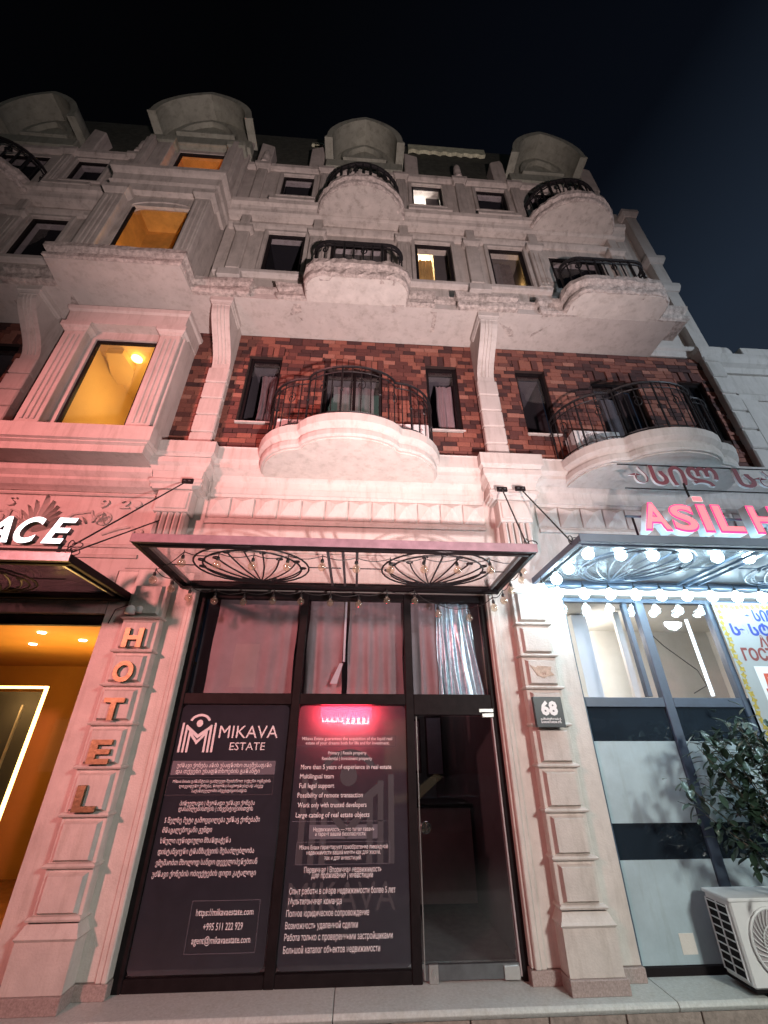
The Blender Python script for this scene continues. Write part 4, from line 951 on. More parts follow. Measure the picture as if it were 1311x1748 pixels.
# ================================================================ canopies
def canopy(label, x0, x1, z, yf, frame, pane, par_x=None, orn=(), bars=(), rods=(), orn_mat='iron', fascia='fascia'):
    c = thing('canopy', label, 'canopy', ((x0 + x1) / 2, -.1, z))
    box('fascia', x0, x1, yf - .012, yf, z - .075, z + .012, M[fascia], c, bevel=.003)
    box('front_beam', x0, x1, yf, yf + .05, z - .070, z + .0, M[frame], c, bevel=.003); box('front_beam', x0 + .05, x1 - .05, yf + .09, yf + .13, z - .07, z - .02, M[frame], c, bevel=.003)
    for s, x in ((-1, x0), (1, x1)):
        a, b_ = (x, x + .045) if s < 0 else (x - .045, x)
        box('side_beam', a, b_, yf + .05, -.10, z - .075, z, M[frame], c, bevel=.003)
        a, b_ = (x + .11, x + .145) if s < 0 else (x - .145, x - .11)
        box('side_rail', a, b_, yf + .13, -.10, z - .07, z - .03, M['steel'], c, bevel=.003)
    box('rear_beam', x0, x1, -.16, -.101, z - .085, z - .0, M[frame], c, bevel=.003); box('rear_pipe', x0 + .1, x1 - .05, -.24, -.19, z - .10, z - .05, M[frame], c, bevel=.01)
    box('glass_sheet', x0 + .02, x1 - .02, yf + .02, -.105, z + .004, z + .012, M[pane], c)
    for x in bars: box('cross_bar', x - .014, x + .014, yf + .13, -.19, z - .065, z - .035, M['steel' if frame == 'frame' else frame], c, bevel=.003)
    for cx in orn:
        yc = (yf - .12) / 2 - .03; ry = abs(yf + .36) / 2; zz = z - .05; m_ = M[orn_mat]
        for k in (1.0, .86):
            obj('oval_ring', MB().tube([(cx + .60 * k * math.cos(R(a)), yc + ry * k * math.sin(R(a)) + (1 - k) * .2, zz) for a in range(0, 360, 12)], .010, 5, close=True), m_, c)
        oy = yc + ry * .93
        for i, a in enumerate((-78, -58, -38, -18, 0, 18, 38, 58, 78)):
            L = (.40, .46, .44, .5, .52, .5, .44, .46, .40)[i] * ry / .48 * 1.25; pts = []
            for q in range(11):
                t_ = q / 10; aa = R(a * (1 - .35 * t_)); pts.append((cx + L * t_ * math.sin(aa) * 1.25, oy - L * t_ * math.cos(aa) * 1.25, zz))
            ex, ey = pts[-1][0], pts[-1][1]; s = 1 if a >= 0 else -1
            for q in range(9):
                an = R(q * 38); rr = .05 * (1 - q / 12); pts.append((ex + s * rr * (math.sin(an)), ey - rr * (1 - math.cos(an)) * .8 + .0, zz))
            obj('fan_rib', MB().tube(pts, .009, 5), m_, c)
        for s in (-1, 1):
            obj('scroll', MB().tube([(cx + s * (.16 + .09 * math.cos(R(a)) * (1 - a / 700)), oy - .02 - .05 + .05 * math.sin(R(a)) * (1 - a / 700), zz) for a in range(180, 560, 25)], .009, 5), m_, c)
        obj('tie_bar', MB().tube([(cx - .95, yc, zz), (cx - .60, yc, zz)], .007, 5), m_, c); obj('tie_bar', MB().tube([(cx + .60, yc, zz), (cx + .95, yc, zz)], .007, 5), m_, c)
    for (ax, ay, az, bx, by, bz) in rods:
        obj('tie_rod', MB().tube([(ax, ay, az), (bx, by, bz)], .009, 5), M['iron'], c)
        q = box('anchor_plate', ax - .07, ax + .07, ay - .01, ay + .02, az - .035, az + .035, M['frame'], c, bevel=.006)
        for s in (-.03, .03): obj('bolt', MB().lathe([(0, -.012), (.016, -.012), (.016, .0), (0, .0)], (ax + s, ay - .014, az), 6), M['steel'], q)
        obj('hook_ring', MB().tube([(bx + .025 * math.cos(R(a)), by, bz + .05 * math.sin(R(a)) + .02) for a in range(0, 360, 40)], .006, 5, close=True), M['iron'], c)
        obj('hook_ring', MB().tube([(bx + .06 + .05 * math.cos(R(a)), by, bz + .03 * math.sin(R(a)) + .02) for a in range(0, 360, 40)], .006, 5, close=True), M['iron'], c)
    return c
canopy('unlit black iron canopy with two fan shaped scrollwork ovals over the agency shopfront', -2.14, 1.74, 3.50, -1.40, 'frame', 'glass_clear', orn=(-1.15, .84), bars=(-.32, -.17, -.03),
       rods=((-2.22, -.49, 4.70, -2.75, -1.26, 3.42), (1.86, -.49, 4.74, 1.66, -1.36, 3.52)))
canopy('brightly lit canopy ringed with glowing white bulbs, under the pink hotel sign at right', 2.16, 6.3, 3.60, -1.46, 'frame_b', 'glass_frost', orn=(3.12, 5.2), bars=(4.05, 4.18, 4.31), orn_mat='frame_b',
       rods=((2.11, -.49, 4.76, 2.16, -1.30, 3.60),), fascia='frame_b')
canopy('dark canopy with smoky glass over the warmly lit hotel entrance at left', -5.0, -2.68, 3.33, -1.30, 'frame', 'glass_smoke', orn=(-4.0,), bars=(-4.9,),
       rods=((-2.54, -.14, 4.34, -2.76, -1.25, 3.35),), fascia='steel')

# ================================================================ strings of bulbs
def bulb_src(mat, r):
    prof = [(0, -r * 1.05)] + [(r * math.cos(R(a)), r * math.sin(R(a))) for a in range(-65, 56, 20)] + [(r * .40, r * 1.05), (r * .36, r * 1.35), (0, r * 1.36)]
    return prof
def string(label, bulbs, cable, lit, r):
    T_ = thing('string_lights', label, 'string lights', bulbs[0])
    for run in cable:
        pts = []
        for a, b_ in zip(run, run[1:]):
            for i in range(5):
                t_ = i / 5; pts.append((a[0] + (b_[0] - a[0]) * t_, a[1] + (b_[1] - a[1]) * t_, a[2] + (b_[2] - a[2]) * t_ - .035 * math.sin(math.pi * t_)))
        pts.append(run[-1]); obj('cable', MB().tube(pts, .005, 5), M['cable'], T_)
    src = None; cs = None
    for i, (x, y, z) in enumerate(bulbs):
        if src is None:
            src = obj('bulb', MB().lathe(bulb_src(None, r), (x, y, z), 14), M['lit_bulb' if lit else 'bulb'], T_, smooth=True); off = W[src.name] - Vector((x, y, z)); bulb = src
            cs = obj('socket', MB().lathe([(0, r * 1.2), (.016, r * 1.2), (.019, r * 1.5), (.015, r * 2.0), (.006, r * 2.15), (.004, r * 2.15 + .05), (0, r * 2.15 + .05)], (x, y, z), 8), M['cable'], src); so = W[cs.name] - Vector((x, y, z))
            if not lit:
                fi = obj('filament', MB().tube([(x - .008, y, z + .03), (x - .006, y, z - .005), (x + .006, y, z - .005), (x + .008, y, z + .03)], .0025, 4), M['brass'], src); fo = W[fi.name] - Vector((x, y, z))
        else:
            bulb = inst(src, T_, Vector((x, y, z)) + off); inst(cs, bulb, Vector((x, y, z)) + so)
            if not lit: inst(fi, bulb, Vector((x, y, z)) + fo)
    return T_
fr = [(-1.76 + .345 * i, -1.1, 3.335 + random.uniform(-.012, .012)) for i in range(10)]
re = [(x, -.3, z) for x, z in ((-1.65, 3.21), (-1.32, 3.20), (-.99, 3.22), (-.67, 3.22), (-.33, 3.21), (0, 3.20), (.33, 3.25), (.66, 3.25), (.93, 3.10), (1.29, 3.06))]
sd = [(-2.24, -.6, 3.34), (-2.05, -.55, 3.26), (-1.86, -.5, 3.18)]; sr = [(1.90, -.6, 3.54), (1.86, -.62, 3.42), (1.73, -.6, 3.30), (1.62, -.6, 3.18), (1.50, -.6, 3.10)]
def hang(p, d=.12): return (p[0], p[1], p[2] + d)
string('string of unlit clear globe bulbs hanging round the middle iron canopy', fr + re + sd + sr,
       [[hang(p) for p in sd[:1] + fr + sr[:1]], [hang(p) for p in sd + re[:1]], [hang(p) for p in re] + [hang(p) for p in reversed(sr)]], False, .042)
lf = [(2.43 + .362 * i, -1.1, 3.555) for i in range(9)]; lr = [(2.42 + .328 * i, -.3, 3.375) for i in range(10)]; ls = [(2.40, -.7, 3.54), (2.23, -.7, 3.41), (2.06, -.68, 3.28)]
string('string of glowing white globe bulbs along the edges of the lit right canopy', lf + lr + ls,
       [[hang(p, .1) for p in lf], [hang(p, .1) for p in ls + lr]], True, .057)

# ================================================================ signs
SG = thing('hotel_sign', 'pink glowing box letters reading ASiL H above the bulb lit canopy', 'sign', (3.9, -1.2, 3.7))
def box_letter(s, a, b_, z, size):
    k = text('letter', s, a, b_, z, size, -1.20, M['sign_edge'], SG, depth=.10, bold=.045, edge=M['pwhite'], res=6)
    text('letter_face', s, a + .012, b_ - .012, z + .012, size * .955, -1.256, M['sign_pink'], SG, bold=.02, res=6)
for s, a, b_, size in (('A', 3.05, 3.36, .46), ('S', 3.39, 3.68, .44), ('I', 3.73, 3.84, .46), ('L', 3.90, 4.20, .46), ('H', 4.32, 4.66, .46), ('O', 4.70, 5.06, .44), ('T', 5.1, 5.38, .46), ('E', 5.42, 5.7, .46), ('L', 5.75, 6.0, .46)):
    box_letter(s, a, b_, 3.80, size)
dotb = box('letter_dot', 3.72, 3.85, -1.25, -1.15, 4.165, 4.24, M['pwhite'], SG, bevel=.003); box('letter_face', 3.733, 3.837, -1.254, -1.2505, 4.176, 4.229, M['sign_pink'], SG)
for z in (4.02, 3.66): box('support_rail', 2.98, 6.1, -1.12, -1.10, z, z + .02, M['frame_b'], SG)
for x in (3.06, 3.85, 5.4): box('support_post', x, x + .018, -1.10, -1.085, 3.60, 4.52 if x == 3.85 else 4.03, M['frame'], SG)
GS = thing('georgian_sign', 'flat crimson Georgian letters on thin rails in front of the right balcony', 'sign', (4.4, -1.0, 4.5))
text('letter_row', 'ᲐᲡᲘᲚ', 3.27, 4.44, 4.555, .365, -1.0, M['crimson'], GS, depth=.03, bold=.028, edge=M['pwhite'])
text('letter_row', 'ᲡᲐᲡᲢᲣᲛᲠᲝ', 4.66, 7.2, 4.555, .365, -1.0, M['crimson'], GS, depth=.03, bold=.028, edge=M['pwhite'])
for z in (4.50, 4.855): box('support_rail', 3.2, 7.3, -.975, -.965, z, z + .012, M['frame'], GS)
AS = thing('hotel_sign', 'white glowing slanted letters reading ACE on the left canopy', 'sign', (-3.2, -1.2, 3.4))
for s, a, b_ in (('A', -3.66, -3.37), ('C', -3.34, -3.10), ('E', -3.06, -2.80)):
    text('letter', s, a, b_, 3.475, .38, -1.20, M['sign_white'], AS, depth=.06, bold=.025, shear=.28, edge=M['steel'], res=6)
box('support_rail', -4.9, -2.8, -1.16, -1.14, 3.42, 3.44, M['frame'], AS)
box('support_post', -2.95, -2.925, -1.14, -1.12, 3.33, 3.62, M['frame'], AS)
for s, z, lb, tone in (('H', 2.70, 'brass letter H, topmost of the five letters on the left pilaster', 0), ('O', 2.355, 'brass letter O on the left pilaster, below the H', 0), ('T', 2.0, 'bright brass letter T in the middle of the five pilaster letters', 0), ('E', 1.63, 'brass letter E with a red glint on the left pilaster', 0), ('L', 1.26, 'dull brass letter L, lowest of the letters on the left pilaster', 0)):
    k = text('sign_letter', s, -2.53, -2.33, z, .27, -.285, M['brass'], None, depth=.035, bold=.035, res=8)
    tag(k, lb, 'letter', 'brass hotel letters down the left pilaster')
NP = thing('house_number_plate', 'black square plate reading 68 with a street name, on the right pilaster', 'sign', (2.05, -.3, 1.9))
box('plate', 1.885, 2.195, -.318, -.27, 1.935, 2.225, M['plate'], NP, bevel=.004)
text('number', '68', 1.955, 2.135, 2.055, .175, -.320, M['pwhite'], NP, bold=.05)
text('street_name', 'გამსახურდიას ქ.', 1.935, 2.155, 2.005, .026, -.320, M['pwhite'], NP, bold=.03); text('street_name', 'GAMSAKHURDIA STR.', 1.935, 2.155, 1.975, .026, -.320, M['pwhite'], NP, bold=.03)
tp = obj('torn_sticker', MB().prism([(1.93, 2.56), (2.0, 2.53), (2.02, 2.55), (2.18, 2.54), (2.16, 2.49), (2.20, 2.45), (2.12, 2.44), (2.08, 2.42), (2.0, 2.45), (1.98, 2.49)], -.268, -.264, 'y'), M['paper']); tag(tp, 'torn brownish sticker on the right pilaster above the number plate', 'sticker')
text('sticker_mark', '55', 2.06, 2.10, 2.455, .03, -.2695, M['red_p'], tp)
pt = obj('cement_patch', MB().prism([(2.0, .18), (2.06, .17), (2.14, .20), (2.20, .17), (2.22, .13), (2.15, .09), (2.06, .10), (2.01, .13)], -.262, -.2575, 'y'), M['patch'], B)
sl = thing('wall_spotlight', 'small white spotlight fixed at the top of the left pilaster beside the hotel entrance', 'light', (-2.53, -.3, 3.05))
obj('head', MB().lathe([(0, 0), (.05, 0), (.055, .05), (.03, .09), (0, .1)], (-2.53, -.32, 3.04), 12), M['white_p'], sl, smooth=True)
obj('head', MB().lathe([(0, 0), (.03, 0), (.035, .05), (.02, .07), (0, .075)], (-2.44, -.31, 3.06), 12), M['white_p'], sl, smooth=True); obj('cable', MB().tube([(-2.53, -.28, 3.12), (-2.62, -.2, 3.18), (-2.8, -.13, 3.14), (-2.84, -.12, 2.98)], .006, 5), M['cable'], sl)

# ================================================================ hotel entrance at left
HE = thing('hotel_entrance', 'wide glazed hotel entrance with a warm amber lobby behind it', 'entrance', (-3.8, 0, 0))
box('head_rail', -4.66, -2.93, -.02, .05, 2.98, 3.09, M['frame'], HE, bevel=.005)
box('pane', -4.66, -2.93, .02, .028, .02, 2.98, M['glass_clear'], HE)
box('mullion', -4.66, -4.60, -.02, .05, .0, 2.98, M['frame'], HE)
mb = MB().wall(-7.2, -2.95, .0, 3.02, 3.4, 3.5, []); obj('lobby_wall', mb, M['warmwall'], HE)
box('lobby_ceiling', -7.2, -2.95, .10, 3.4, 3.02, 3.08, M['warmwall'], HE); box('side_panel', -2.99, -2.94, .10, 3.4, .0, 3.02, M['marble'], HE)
box('stone_panel', -3.9, -3.0, 2.35, 2.4, .0, 2.30, M['marble'], HE); box('stone_panel', -4.35, -3.9, 2.5, 2.6, .0, 2.7, M['warmwall'], HE)
struct('lobby_floor', MB().box(-7.2, -2.95, .1, 3.4, -.03, .004), M['marble'])
src = None
for x, y in ((-4.0, .55), (-3.75, 1.0), (-3.25, .95), (-3.45, 1.45), (-4.6, 1.3)):
    if src is None: src = obj('downlight', MB().lathe([(0, 0), (.045, 0), (.05, .012), (0, .012)], (x, y, 3.005), 12), M['filament'], HE)
    else: inst(src, HE, (x, y, 3.011))
    lamp('POINT', (x, y, 2.25), 20, (1, .56, .17), .08)
MF = thing('lobby_mirror', 'dark doorway panel in the lobby outlined by a glowing strip', 'panel', (-4.7, 1.6, 0))
box('dark_panel', -5.3, -4.42, 1.6, 1.66, .1, 2.42, M['dark'], MF); box('steel_edge', -4.62, -4.60, 1.57, 1.6, .2, 2.25, M['steelw'], MF)
box('light_strip', -5.35, -4.36, 1.56, 1.6, 2.46, 2.49, M['warm_led'], MF); box('light_strip', -4.39, -4.36, 1.56, 1.6, .3, 2.455, M['warm_led'], MF)

# ================================================================ right-hand hotel shopfront
RS = thing('shopfront', 'blue grey framed glazing with frosted film bands beside the potted shrub', 'shopfront', (3.6, 0, 0))
for a, b_ in ((2.575, 2.61), (3.55, 3.66), (4.50, 4.57)): box('mullion', a, b_, -.03, .06, .0, 3.42, M['frame_b'], RS, bevel=.006)
for a, b_ in ((2.61, 3.55), (3.66, 4.50), (4.57, 6.0)):
    box('transom', a, b_, -.025, .05, 2.15, 2.25, M['frame_b'], RS, bevel=.005); box('bottom_rail', a, b_, -.025, .05, .0, .06, M['frame'], RS, bevel=.005); box('top_rail', a, b_, -.025, .05, 3.37, 3.42, M['frame_b'], RS)
    box('pane', a, b_, .0, .008, .06, 2.15, M['glass_dark'], RS); box('pane', a, b_, .0, .008, 2.25, 3.37, M['glass'], RS)
    box('frosted_film', a + .004, b_ - .004, -.006, -.002, .065, .795, M['frost'], RS); box('frosted_film', a + .004, b_ - .004, -.006, -.002, 1.085, 1.81, M['frost'], RS)
    box('dark_band', a, b_, .012, .03, 1.82, 2.15, M['frame_b'], RS)
box('paper_note', 3.02, 3.16, -.009, -.0065, .13, .27, M['cream'], RS)
sw = box('opening_sash', 3.38, 3.44, -.02, .05, 2.26, 3.36, M['frame_b'], RS, bevel=.005)
room(2.6, 5.9, 2.16, 3.42, .12, 1.6, 'cream', RS, light=62, col_=(1, .93, .82), lpos=(3.3, 1.1, 3.15), rad=.1)
room(2.6, 5.9, .0, 2.14, .12, 1.6, 'room_dark', RS)
box('wall_column', 3.05, 3.27, .7, .9, 2.2, 3.40, M['pwhite'], RS); box('wall_column', 3.56, 3.64, .5, .55, 2.3, 3.40, M['cream'], RS)
obj('wire', MB().tube([(3.75, .3, 3.2), (4.0, .3, 2.9), (4.35, .3, 2.6), (4.4, .3, 2.42), (4.2, .3, 2.33)], .006, 5), M['cable'], RS)
box('light_tube', 4.42, 4.445, .28, .31, 2.3, 3.25, M['sign_white'], RS)
BN = thing('banner', 'white banner with a yellow ornamental border and blue, dark red and orange lettering', 'banner', (5.3, -.06, 1.0))
box('sheet', 4.56, 6.0, -.062, -.058, 1.0, 3.38, M['banner'], BN)
src = None
for i in range(34):
    z = 3.33 - i * .069
    for x in (4.61 + .012 * math.sin(i * 1.3),):
        if src is None: src = obj('border_ornament', MB().prism([(x + .045 * math.cos(R(a)) * (1 if a % 80 else .5), z + .04 * math.sin(R(a)) * (1 if a % 80 else .6)) for a in range(0, 360, 40)], -.066, -.063, 'y'), M['yellow'], BN); s0 = W[src.name].copy(); z00 = z; x00 = x
        else: inst(src, BN, s0 + Vector((x - x00, 0, z - z00)), rot=(0, .7 * i, 0))
for i in range(18):
    inst(src, BN, s0 + Vector((.07 + i * .07, 0, .006 * math.sin(i * 2))), rot=(0, .9 * i, 0)); 
for t_, a, b_, z, size, mm in (('ᲐᲡᲘᲚ', 4.93, 5.42, 3.15, .19, 'blue_p'), ('ᲡᲐᲡᲢᲣᲛᲠᲝ', 4.68, 5.8, 2.97, .19, 'blue_p'), ('АСИЛ', 4.98, 5.42, 2.83, .18, 'red_p'), ('ГОСТИНИЦА', 4.70, 5.7, 2.67, .19, 'red_p'), ('Д', 4.82, 5.0, 2.32, .26, 'orange_p')):
    text('lettering', t_, a, b_, z, size, -.0645, M[mm], BN, bold=.04)
box('lower_panel', 4.78, 5.95, -.0635, -.0625, 1.3, 2.60, M['pwhite'], BN)

# ================================================================ air conditioners
def fan_grille(par, cx, cz, y, r):
    obj('fan_recess', MB().prism(arc(cx, cz, r, r, 0, 348, 30), y - .004, y - .001, 'y'), M['grey_p'], par)
    obj('fan_ring', MB().tube([(cx + r * math.cos(R(a)), y - .012, cz + r * math.sin(R(a))) for a in range(0, 360, 12)], .011, 6, close=True), M['white_p'], par)
    for i in range(28):
        a0 = i * 360 / 28; pts = []
        for q in range(7):
            t_ = q / 6; rr = r * (.22 + .78 * t_); a = R(a0 + 46 * (1 - t_) ** 1.2); pts.append((cx + rr * math.cos(a), y - .022 + .008 * t_, cz + rr * math.sin(a)))
        obj('grille_vane', MB().tube(pts, .0045, 4), M['white_p'], par)
    for k in (.22, .55):
        obj('grille_ring', MB().tube([(cx + r * k * math.cos(R(a)), y - .018, cz + r * k * math.sin(R(a))) for a in range(0, 360, 20)], .005, 5, close=True), M['white_p'], par)
AC = thing('air_conditioner', 'white outdoor air conditioner with round fan grille standing on the step at right', 'air conditioner', (3.7, -.28, 0))
body = obj('casing', MB().box(3.30, 4.12, -.42, -.12, .05, .60), M['white_p'], AC, bevel=.014)
box('top_cover', 3.288, 4.132, -.432, -.108, .585, .612, M['white_p'], AC, bevel=.006)
box('side_opening', 3.294, 3.302, -.375, -.135, .085, .55, M['frame'], AC)
for i in range(9): box('side_slat', 3.288, 3.300, -.38, -.13, .085 + i * .0565, .094 + i * .0565, M['white_p'], AC)
for y in (-.385, -.262, -.14): box('side_post', 3.287, 3.301, y, y + .012, .085, .555, M['white_p'], AC)
fan_grille(AC, 3.615, .32, -.42, .225)
for x in (3.42, 4.0): box('foot', x, x + .05, -.42, -.12, .0, .05, M['frame'], AC)
box('base_tray', 3.30, 4.12, -.425, -.115, .035, .052, M['frame'], AC)
def bal_ac(label, x, y):
    a = thing('air_conditioner', label, 'air conditioner', (x + .35, y, 5.36))
    box('casing', x, x + .72, y - .13, y + .13, 5.38, 5.86, M['white_p'], a, bevel=.012); box('foot', x + .1, x + .15, y - .13, y + .13, 5.345, 5.38, M['frame'], a); box('foot', x + .55, x + .6, y - .13, y + .13, 5.345, 5.38, M['frame'], a)
    fan_grille(a, x + .28, 5.62, y - .13, .19)
    obj('brand_swirl', MB().tube([(x + .60 + (.03 - .002 * i) * math.cos(i * .6), y - .135, 5.74 + (.03 - .002 * i) * math.sin(i * .6)) for i in range(10)], .006, 4), M['crimson'], a)
bal_ac('white air conditioner on the left end of the middle brick floor balcony', -1.25, -.30)
bal_ac('white air conditioner on the right end of the middle brick floor balcony', .22, -.30)
bal_ac('white air conditioner on the right brick floor balcony beside its door', 3.1, -.32)

# ================================================================ potted shrub
PT = thing('potted_shrub', 'leafy dark green shrub with glossy leaves leaning beside the air conditioner', 'plant', (4.38, -.45, 0))
obj('pot', MB().lathe([(0, 0), (.15, 0), (.20, .38), (.22, .38), (.22, .42), (.18, .42), (.17, .36), (0, .36)], (4.38, -.45, .0), 18), M['pot'], PT)
obj('soil', MB().lathe([(0, .355), (.165, .362), (0, .375)], (4.38, -.45, .0), 12), M['soil'], PT)
rnd = random.Random(3)
lv = MB(); n_ = 6
vs = []; fs = []
for i in range(n_ + 1):
    t_ = i / n_; w_ = .026 * math.sin(math.pi * min(1, t_ * .96 + .03)) ** .8; zc = -.022 * t_ * t_
    vs += [(t_ * .11, -w_, zc + .006), (t_ * .11, 0, zc), (t_ * .11, w_, zc + .006)]
for i in range(n_): fs += [(3 * i, 3 * i + 3, 3 * i + 4, 3 * i + 1), (3 * i + 1, 3 * i + 4, 3 * i + 5, 3 * i + 2)]
lme = bpy.data.meshes.new('leaf'); lme.from_pydata(vs, [], fs); lme.materials.append(M['leaf']); lme.polygons.foreach_set('use_smooth', [True] * len(lme.polygons)); lme.update()
def bez(a, b_, c, n=9): return [Vector(a) * (1 - t) ** 2 + Vector(b_) * 2 * t * (1 - t) + Vector(c) * t * t for t in [i / n for i in range(n + 1)]]
nl = 0
extra = MB()
tips = []
for k in range(19):
    u = k / 18; a = R(172 - 120 * u)
    rr = .62 + .25 * rnd.random()
    tx, ty, tz = 3.90 + .80 * math.cos(a) * rr, -.50 + rnd.uniform(-.22, .16), 1.22 + 1.0 * math.sin(a) * rr * .95
    tips.append(((tx, ty, tz), ((tx + 4.38) / 2 + .10, (ty - .45) / 2, .34 + (tz - .34) * .42)))
tips[0] = ((3.12, -.5, 1.50), (3.8, -.45, .9)); tips[1] = ((3.22, -.58, 1.22), (3.85, -.5, .8)); tips[2] = ((3.55, -.6, 1.0), (4.0, -.5, .7))
for tip, mid in tips:
    pts = bez((4.38 + rnd.uniform(-.05, .05), -.45 + rnd.uniform(-.05, .05), .34), mid, tip)
    obj('stem', MB().tube(pts, [.013 - .0105 * i / 9 for i in range(10)], 6), M['bark'], PT)
    for k in range(15):
        t_ = .60 + .40 * k / 14; p = pts[0]; f_ = t_ * 9; i = min(8, int(f_)); p = pts[i].lerp(pts[i + 1], f_ - i)
        off = Vector((rnd.gauss(0, .045), rnd.gauss(0, .045), rnd.gauss(0, .04))) * (1.4 - t_ * .6)
        o = bpy.data.objects.new('leaf', lme); link(o, PT, p + off); nl += 1
        d = (off.normalized() + Vector((rnd.uniform(-.9, .3), rnd.uniform(-.6, .3), rnd.uniform(-.5, .35)))).normalized()
        o.rotation_euler = d.to_track_quat('X', 'Z').to_euler(); s = rnd.uniform(.8, 1.35); o.scale = (s, s, s)
        for e_ in range(2):
            mx_ = Matrix.LocRotScale(p + Vector((rnd.gauss(0, .08), rnd.gauss(0, .08), rnd.gauss(0, .07))), (Vector((rnd.uniform(-1, .5), rnd.uniform(-.8, .5), rnd.uniform(-.6, .4))).normalized()).to_track_quat('X', 'Z'), Vector((1, 1, 1)) * rnd.uniform(.7, 1.2))
            extra.add([mx_ @ Vector(v) for v in vs], fs)

obj('leaves', extra, M['leaf'], PT, smooth=True, kind='stuff')

# ================================================================ next building at the far right
NB = thing('neighbouring_building', 'pale ornate stucco facade beyond the corner pier at far right', 'building', (9, .3, 0))
obj('wall', MB().wall(6.62, 12, -.19, 7.75, .0, .4, [(7.6, 8.4, 5.3, 6.9), (9.3, 10.1, 5.3, 6.9)]), PL, NB)
for h in ((7.6, 8.4, 5.3, 6.9), (9.3, 10.1, 5.3, 6.9)): window(*h, .0, .1, [(h[0] + h[1]) / 2], .05, par=NB)
obj('cornice', MB().sweep([(-.1, 7.75), (.05, 7.75), (.09, 7.85), (.16, 7.9), (.20, 8.0), (.20, 8.1), (-.1, 8.14)], [(6.60, .4), (6.60, .0), (12, .0)]), PL, NB)
obj('cornice', MB().sweep([(-.1, 7.1), (.03, 7.1), (.06, 7.2), (.03, 7.26), (-.1, 7.28)], [(6.64, .0), (12, .0)]), PL, NB)
obj('ball_finial', MB().lathe([(0, 0), (.12, 0), (.08, .08)] + [(.2 * math.cos(R(a)), .27 + .2 * math.sin(R(a))) for a in range(-70, 91, 20)], (6.95, .15, 8.13), 14), PL, NB, smooth=True)
box('parapet', 7.3, 12, .0, .3, 8.14, 8.55, PL, NB, bevel=.01); box('quoin_strip', 6.64, 6.95, -.06, .0, -.1, 7.08, PL, NB, bevel=.01)
spar = box('scroll_panel', 7.15, 7.35, -.03, .0, 6.3, 6.5, PL, NB)
for i, (x, z, r_) in enumerate(((7.2, 6.4, .16), (7.25, 5.9, .13), (7.15, 6.8, .1))): spiral(x, z, r_, 1.5, 30 * i, 1 if i % 2 else -1, [(x + .1, z - .3)], y=-.01, rad=.022, par=spar)

# ================================================================ across the street (seen in reflections, and the lamps)
def street_lamp(label, p):
    L_ = thing('street_lamp', label, 'street lamp', (p[0], p[1] - .9, -.22))
    obj('pole', MB().tube([(p[0], p[1] - .9, -.22), (p[0], p[1] - .9, p[2] - .2), (p[0], p[1] - .75, p[2] + .15), (p[0], p[1] - .2, p[2] + .22)], [.07, .05, .04, .035], 8), M['iron'], L_)
    box('lamp_head', p[0] - .13, p[0] + .13, p[1] - .42, p[1] - .28, p[2] + .12, p[2] + .25, M['steel'], L_, bevel=.03)
    box('diffuser', p[0] - .11, p[0] + .11, p[1] - .278, p[1] - .272, p[2] + .13, p[2] + .24, M['filament'], L_)
street_lamp('street lamp across the road at left, casting pinkish light', PINK_LAMP); street_lamp('street lamp across the road right of the parked car, casting whitish light', WHITE_LAMP); street_lamp('added unseen lamp farthest along the road at right, bluish fill for the end facade', SIDE_FILL)  # the farthest of the three is added as fill light
GL = thing('added_uplight', 'added unseen uplight on the road, filling light onto the soffits and upper floors', 'light', (FILL_UPLIGHT[0], FILL_UPLIGHT[1] - .1, -.34))  # fixture added to carry the upward fill light
box('housing', FILL_UPLIGHT[0] - .15, FILL_UPLIGHT[0] + .15, FILL_UPLIGHT[1] - .16, FILL_UPLIGHT[1] - .04, FILL_UPLIGHT[2] - .12, FILL_UPLIGHT[2] + .12, M['frame'], GL, bevel=.01)
box('bracket', FILL_UPLIGHT[0] - .02, FILL_UPLIGHT[0] + .02, FILL_UPLIGHT[1] - .14, FILL_UPLIGHT[1] - .08, -.34, FILL_UPLIGHT[2] - .12, M['frame'], GL)
OB = thing('opposite_building', 'dark four storey building across the street with a few lit windows', 'building', (0, -15, 0))
hs = [(-12 + 2.2 * i, -10.9 + 2.2 * i, .8 + 3 * j, 2.6 + 3 * j) for i in range(11) for j in range(4)]
obj('wall', MB().wall(-14, 14, -.3, 12.5, -14.3, -14, hs), M['room_dark'], OB)
for i, h in enumerate(hs):
    box('window', h[0], h[1], -14.25, -14.2, h[2], h[3], M['win_far'] if (i * 7) % 11 in (0, 3) else M['dark'], OB)

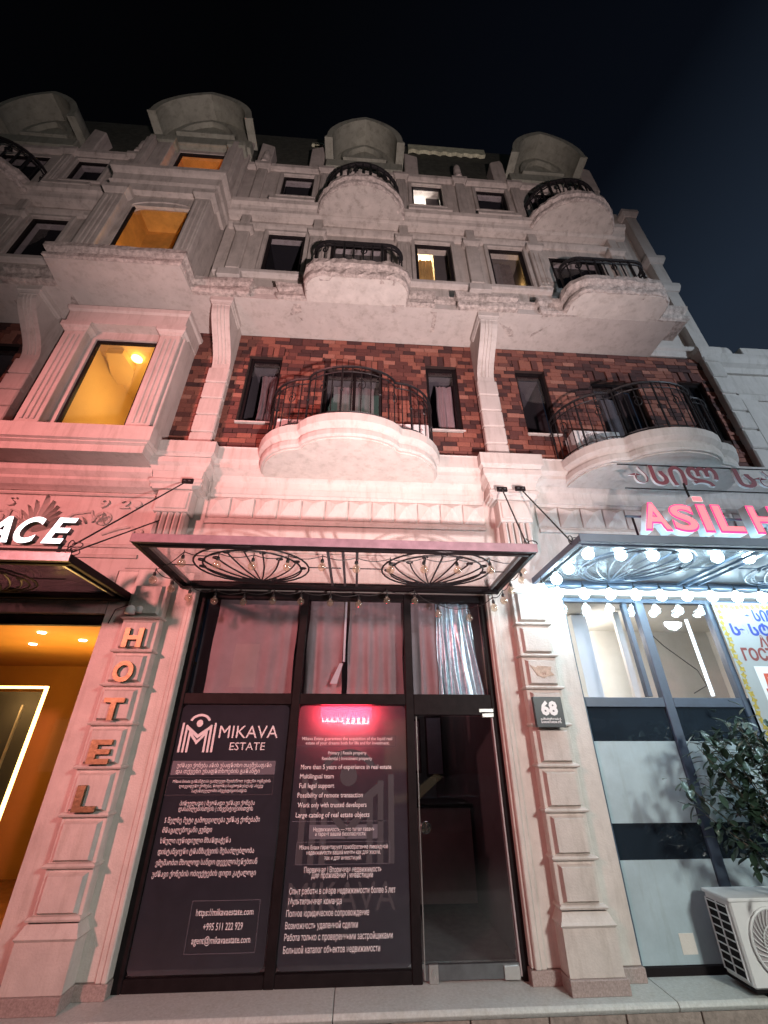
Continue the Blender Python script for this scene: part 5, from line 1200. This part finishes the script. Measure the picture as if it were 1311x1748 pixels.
# parked car whose highlights show in the glass door
CR = thing('parked_car', 'dark glossy saloon car parked along the far side of the road', 'car', (2.6, -8.1, -.34))
M['car'] = surf('car_paint', (.012, .014, .018), .12, var=.1, bump=0, coat=1)
x0, yc, zb = .5, -8.0, -.34
low = [(0, .32), (.05, .62), (.30, .78), (1.15, .90), (3.35, .93), (4.15, .88), (4.30, .60), (4.28, .30), (3.75, .24), (3.65, .50), (3.30, .58), (2.98, .50), (2.88, .24), (1.32, .24), (1.22, .50), (.90, .58), (.58, .50), (.48, .24)]
body_ = obj('body', MB().prism([(x0 + x, zb + z) for x, z in low], yc - .86, yc + .86, 'y'), M['car'], CR, bevel=.05)
cab = [(1.15, .90), (1.80, 1.36), (2.2, 1.43), (2.8, 1.42), (3.2, 1.34), (3.85, .92)]
cb = MB(); n_ = len(cab); vs2 = [(x0 + x, yc + .80 - .30 * (z - .9), zb + z) for x, z in cab] + [(x0 + x, yc - .80 + .30 * (z - .9), zb + z) for x, z in cab]
cb.add(vs2, [tuple(range(n_)), tuple(range(2 * n_ - 1, n_ - 1, -1))] + [(i, i + n_, (i + 1) % n_ + n_, (i + 1) % n_) for i in range(n_)])
obj('cabin', cb, M['car'], CR, bevel=.03)
for a, b_ in (((1.38, .96), (2.30, 1.33)), ((2.38, .96), (3.30, 1.30))):
    obj('side_window', MB().prism([(x0 + a[0], zb + a[1]), (x0 + b_[0], zb + a[1]), (x0 + b_[0] - (.12 if a[0] > 2 else 0), zb + b_[1]), (x0 + a[0] + (.42 if a[0] < 2 else 0), zb + b_[1])], yc + .70, yc + .775, 'y'), M['glass_dark'], CR)
for x in (.90, 3.30):
    for s in (-1, 1):
        w_ = obj('wheel', MB().prism([(x0 + x + .31 * math.cos(R(a)), zb + .31 + .31 * math.sin(R(a))) for a in range(0, 360, 15)], yc + s * .86 - .10, yc + s * .86 + .02 * s, 'y'), M['cable'], CR, bevel=.02)
        obj('rim', MB().prism([(x0 + x + .19 * math.cos(R(a)), zb + .31 + .19 * math.sin(R(a))) for a in range(0, 360, 20)], yc + s * .88, yc + s * .90, 'y'), M['steelw'], w_)
for y in (-.62, .62):
    box('headlight', x0 - .0, x0 + .12, yc + y - .14, yc + y + .14, zb + .58, zb + .70, M['pwhite'], CR, bevel=.02); box('tail_light', x0 + 4.22, x0 + 4.30, yc + y - .14, yc + y + .14, zb + .62, zb + .76, M['crimson'], CR, bevel=.02)
for s in (1,): box('door_handle', x0 + 2.1, x0 + 2.25, yc + .86, yc + .885, zb + .82, zb + .845, M['steelw'], CR)
bpy.context.view_layer.update()
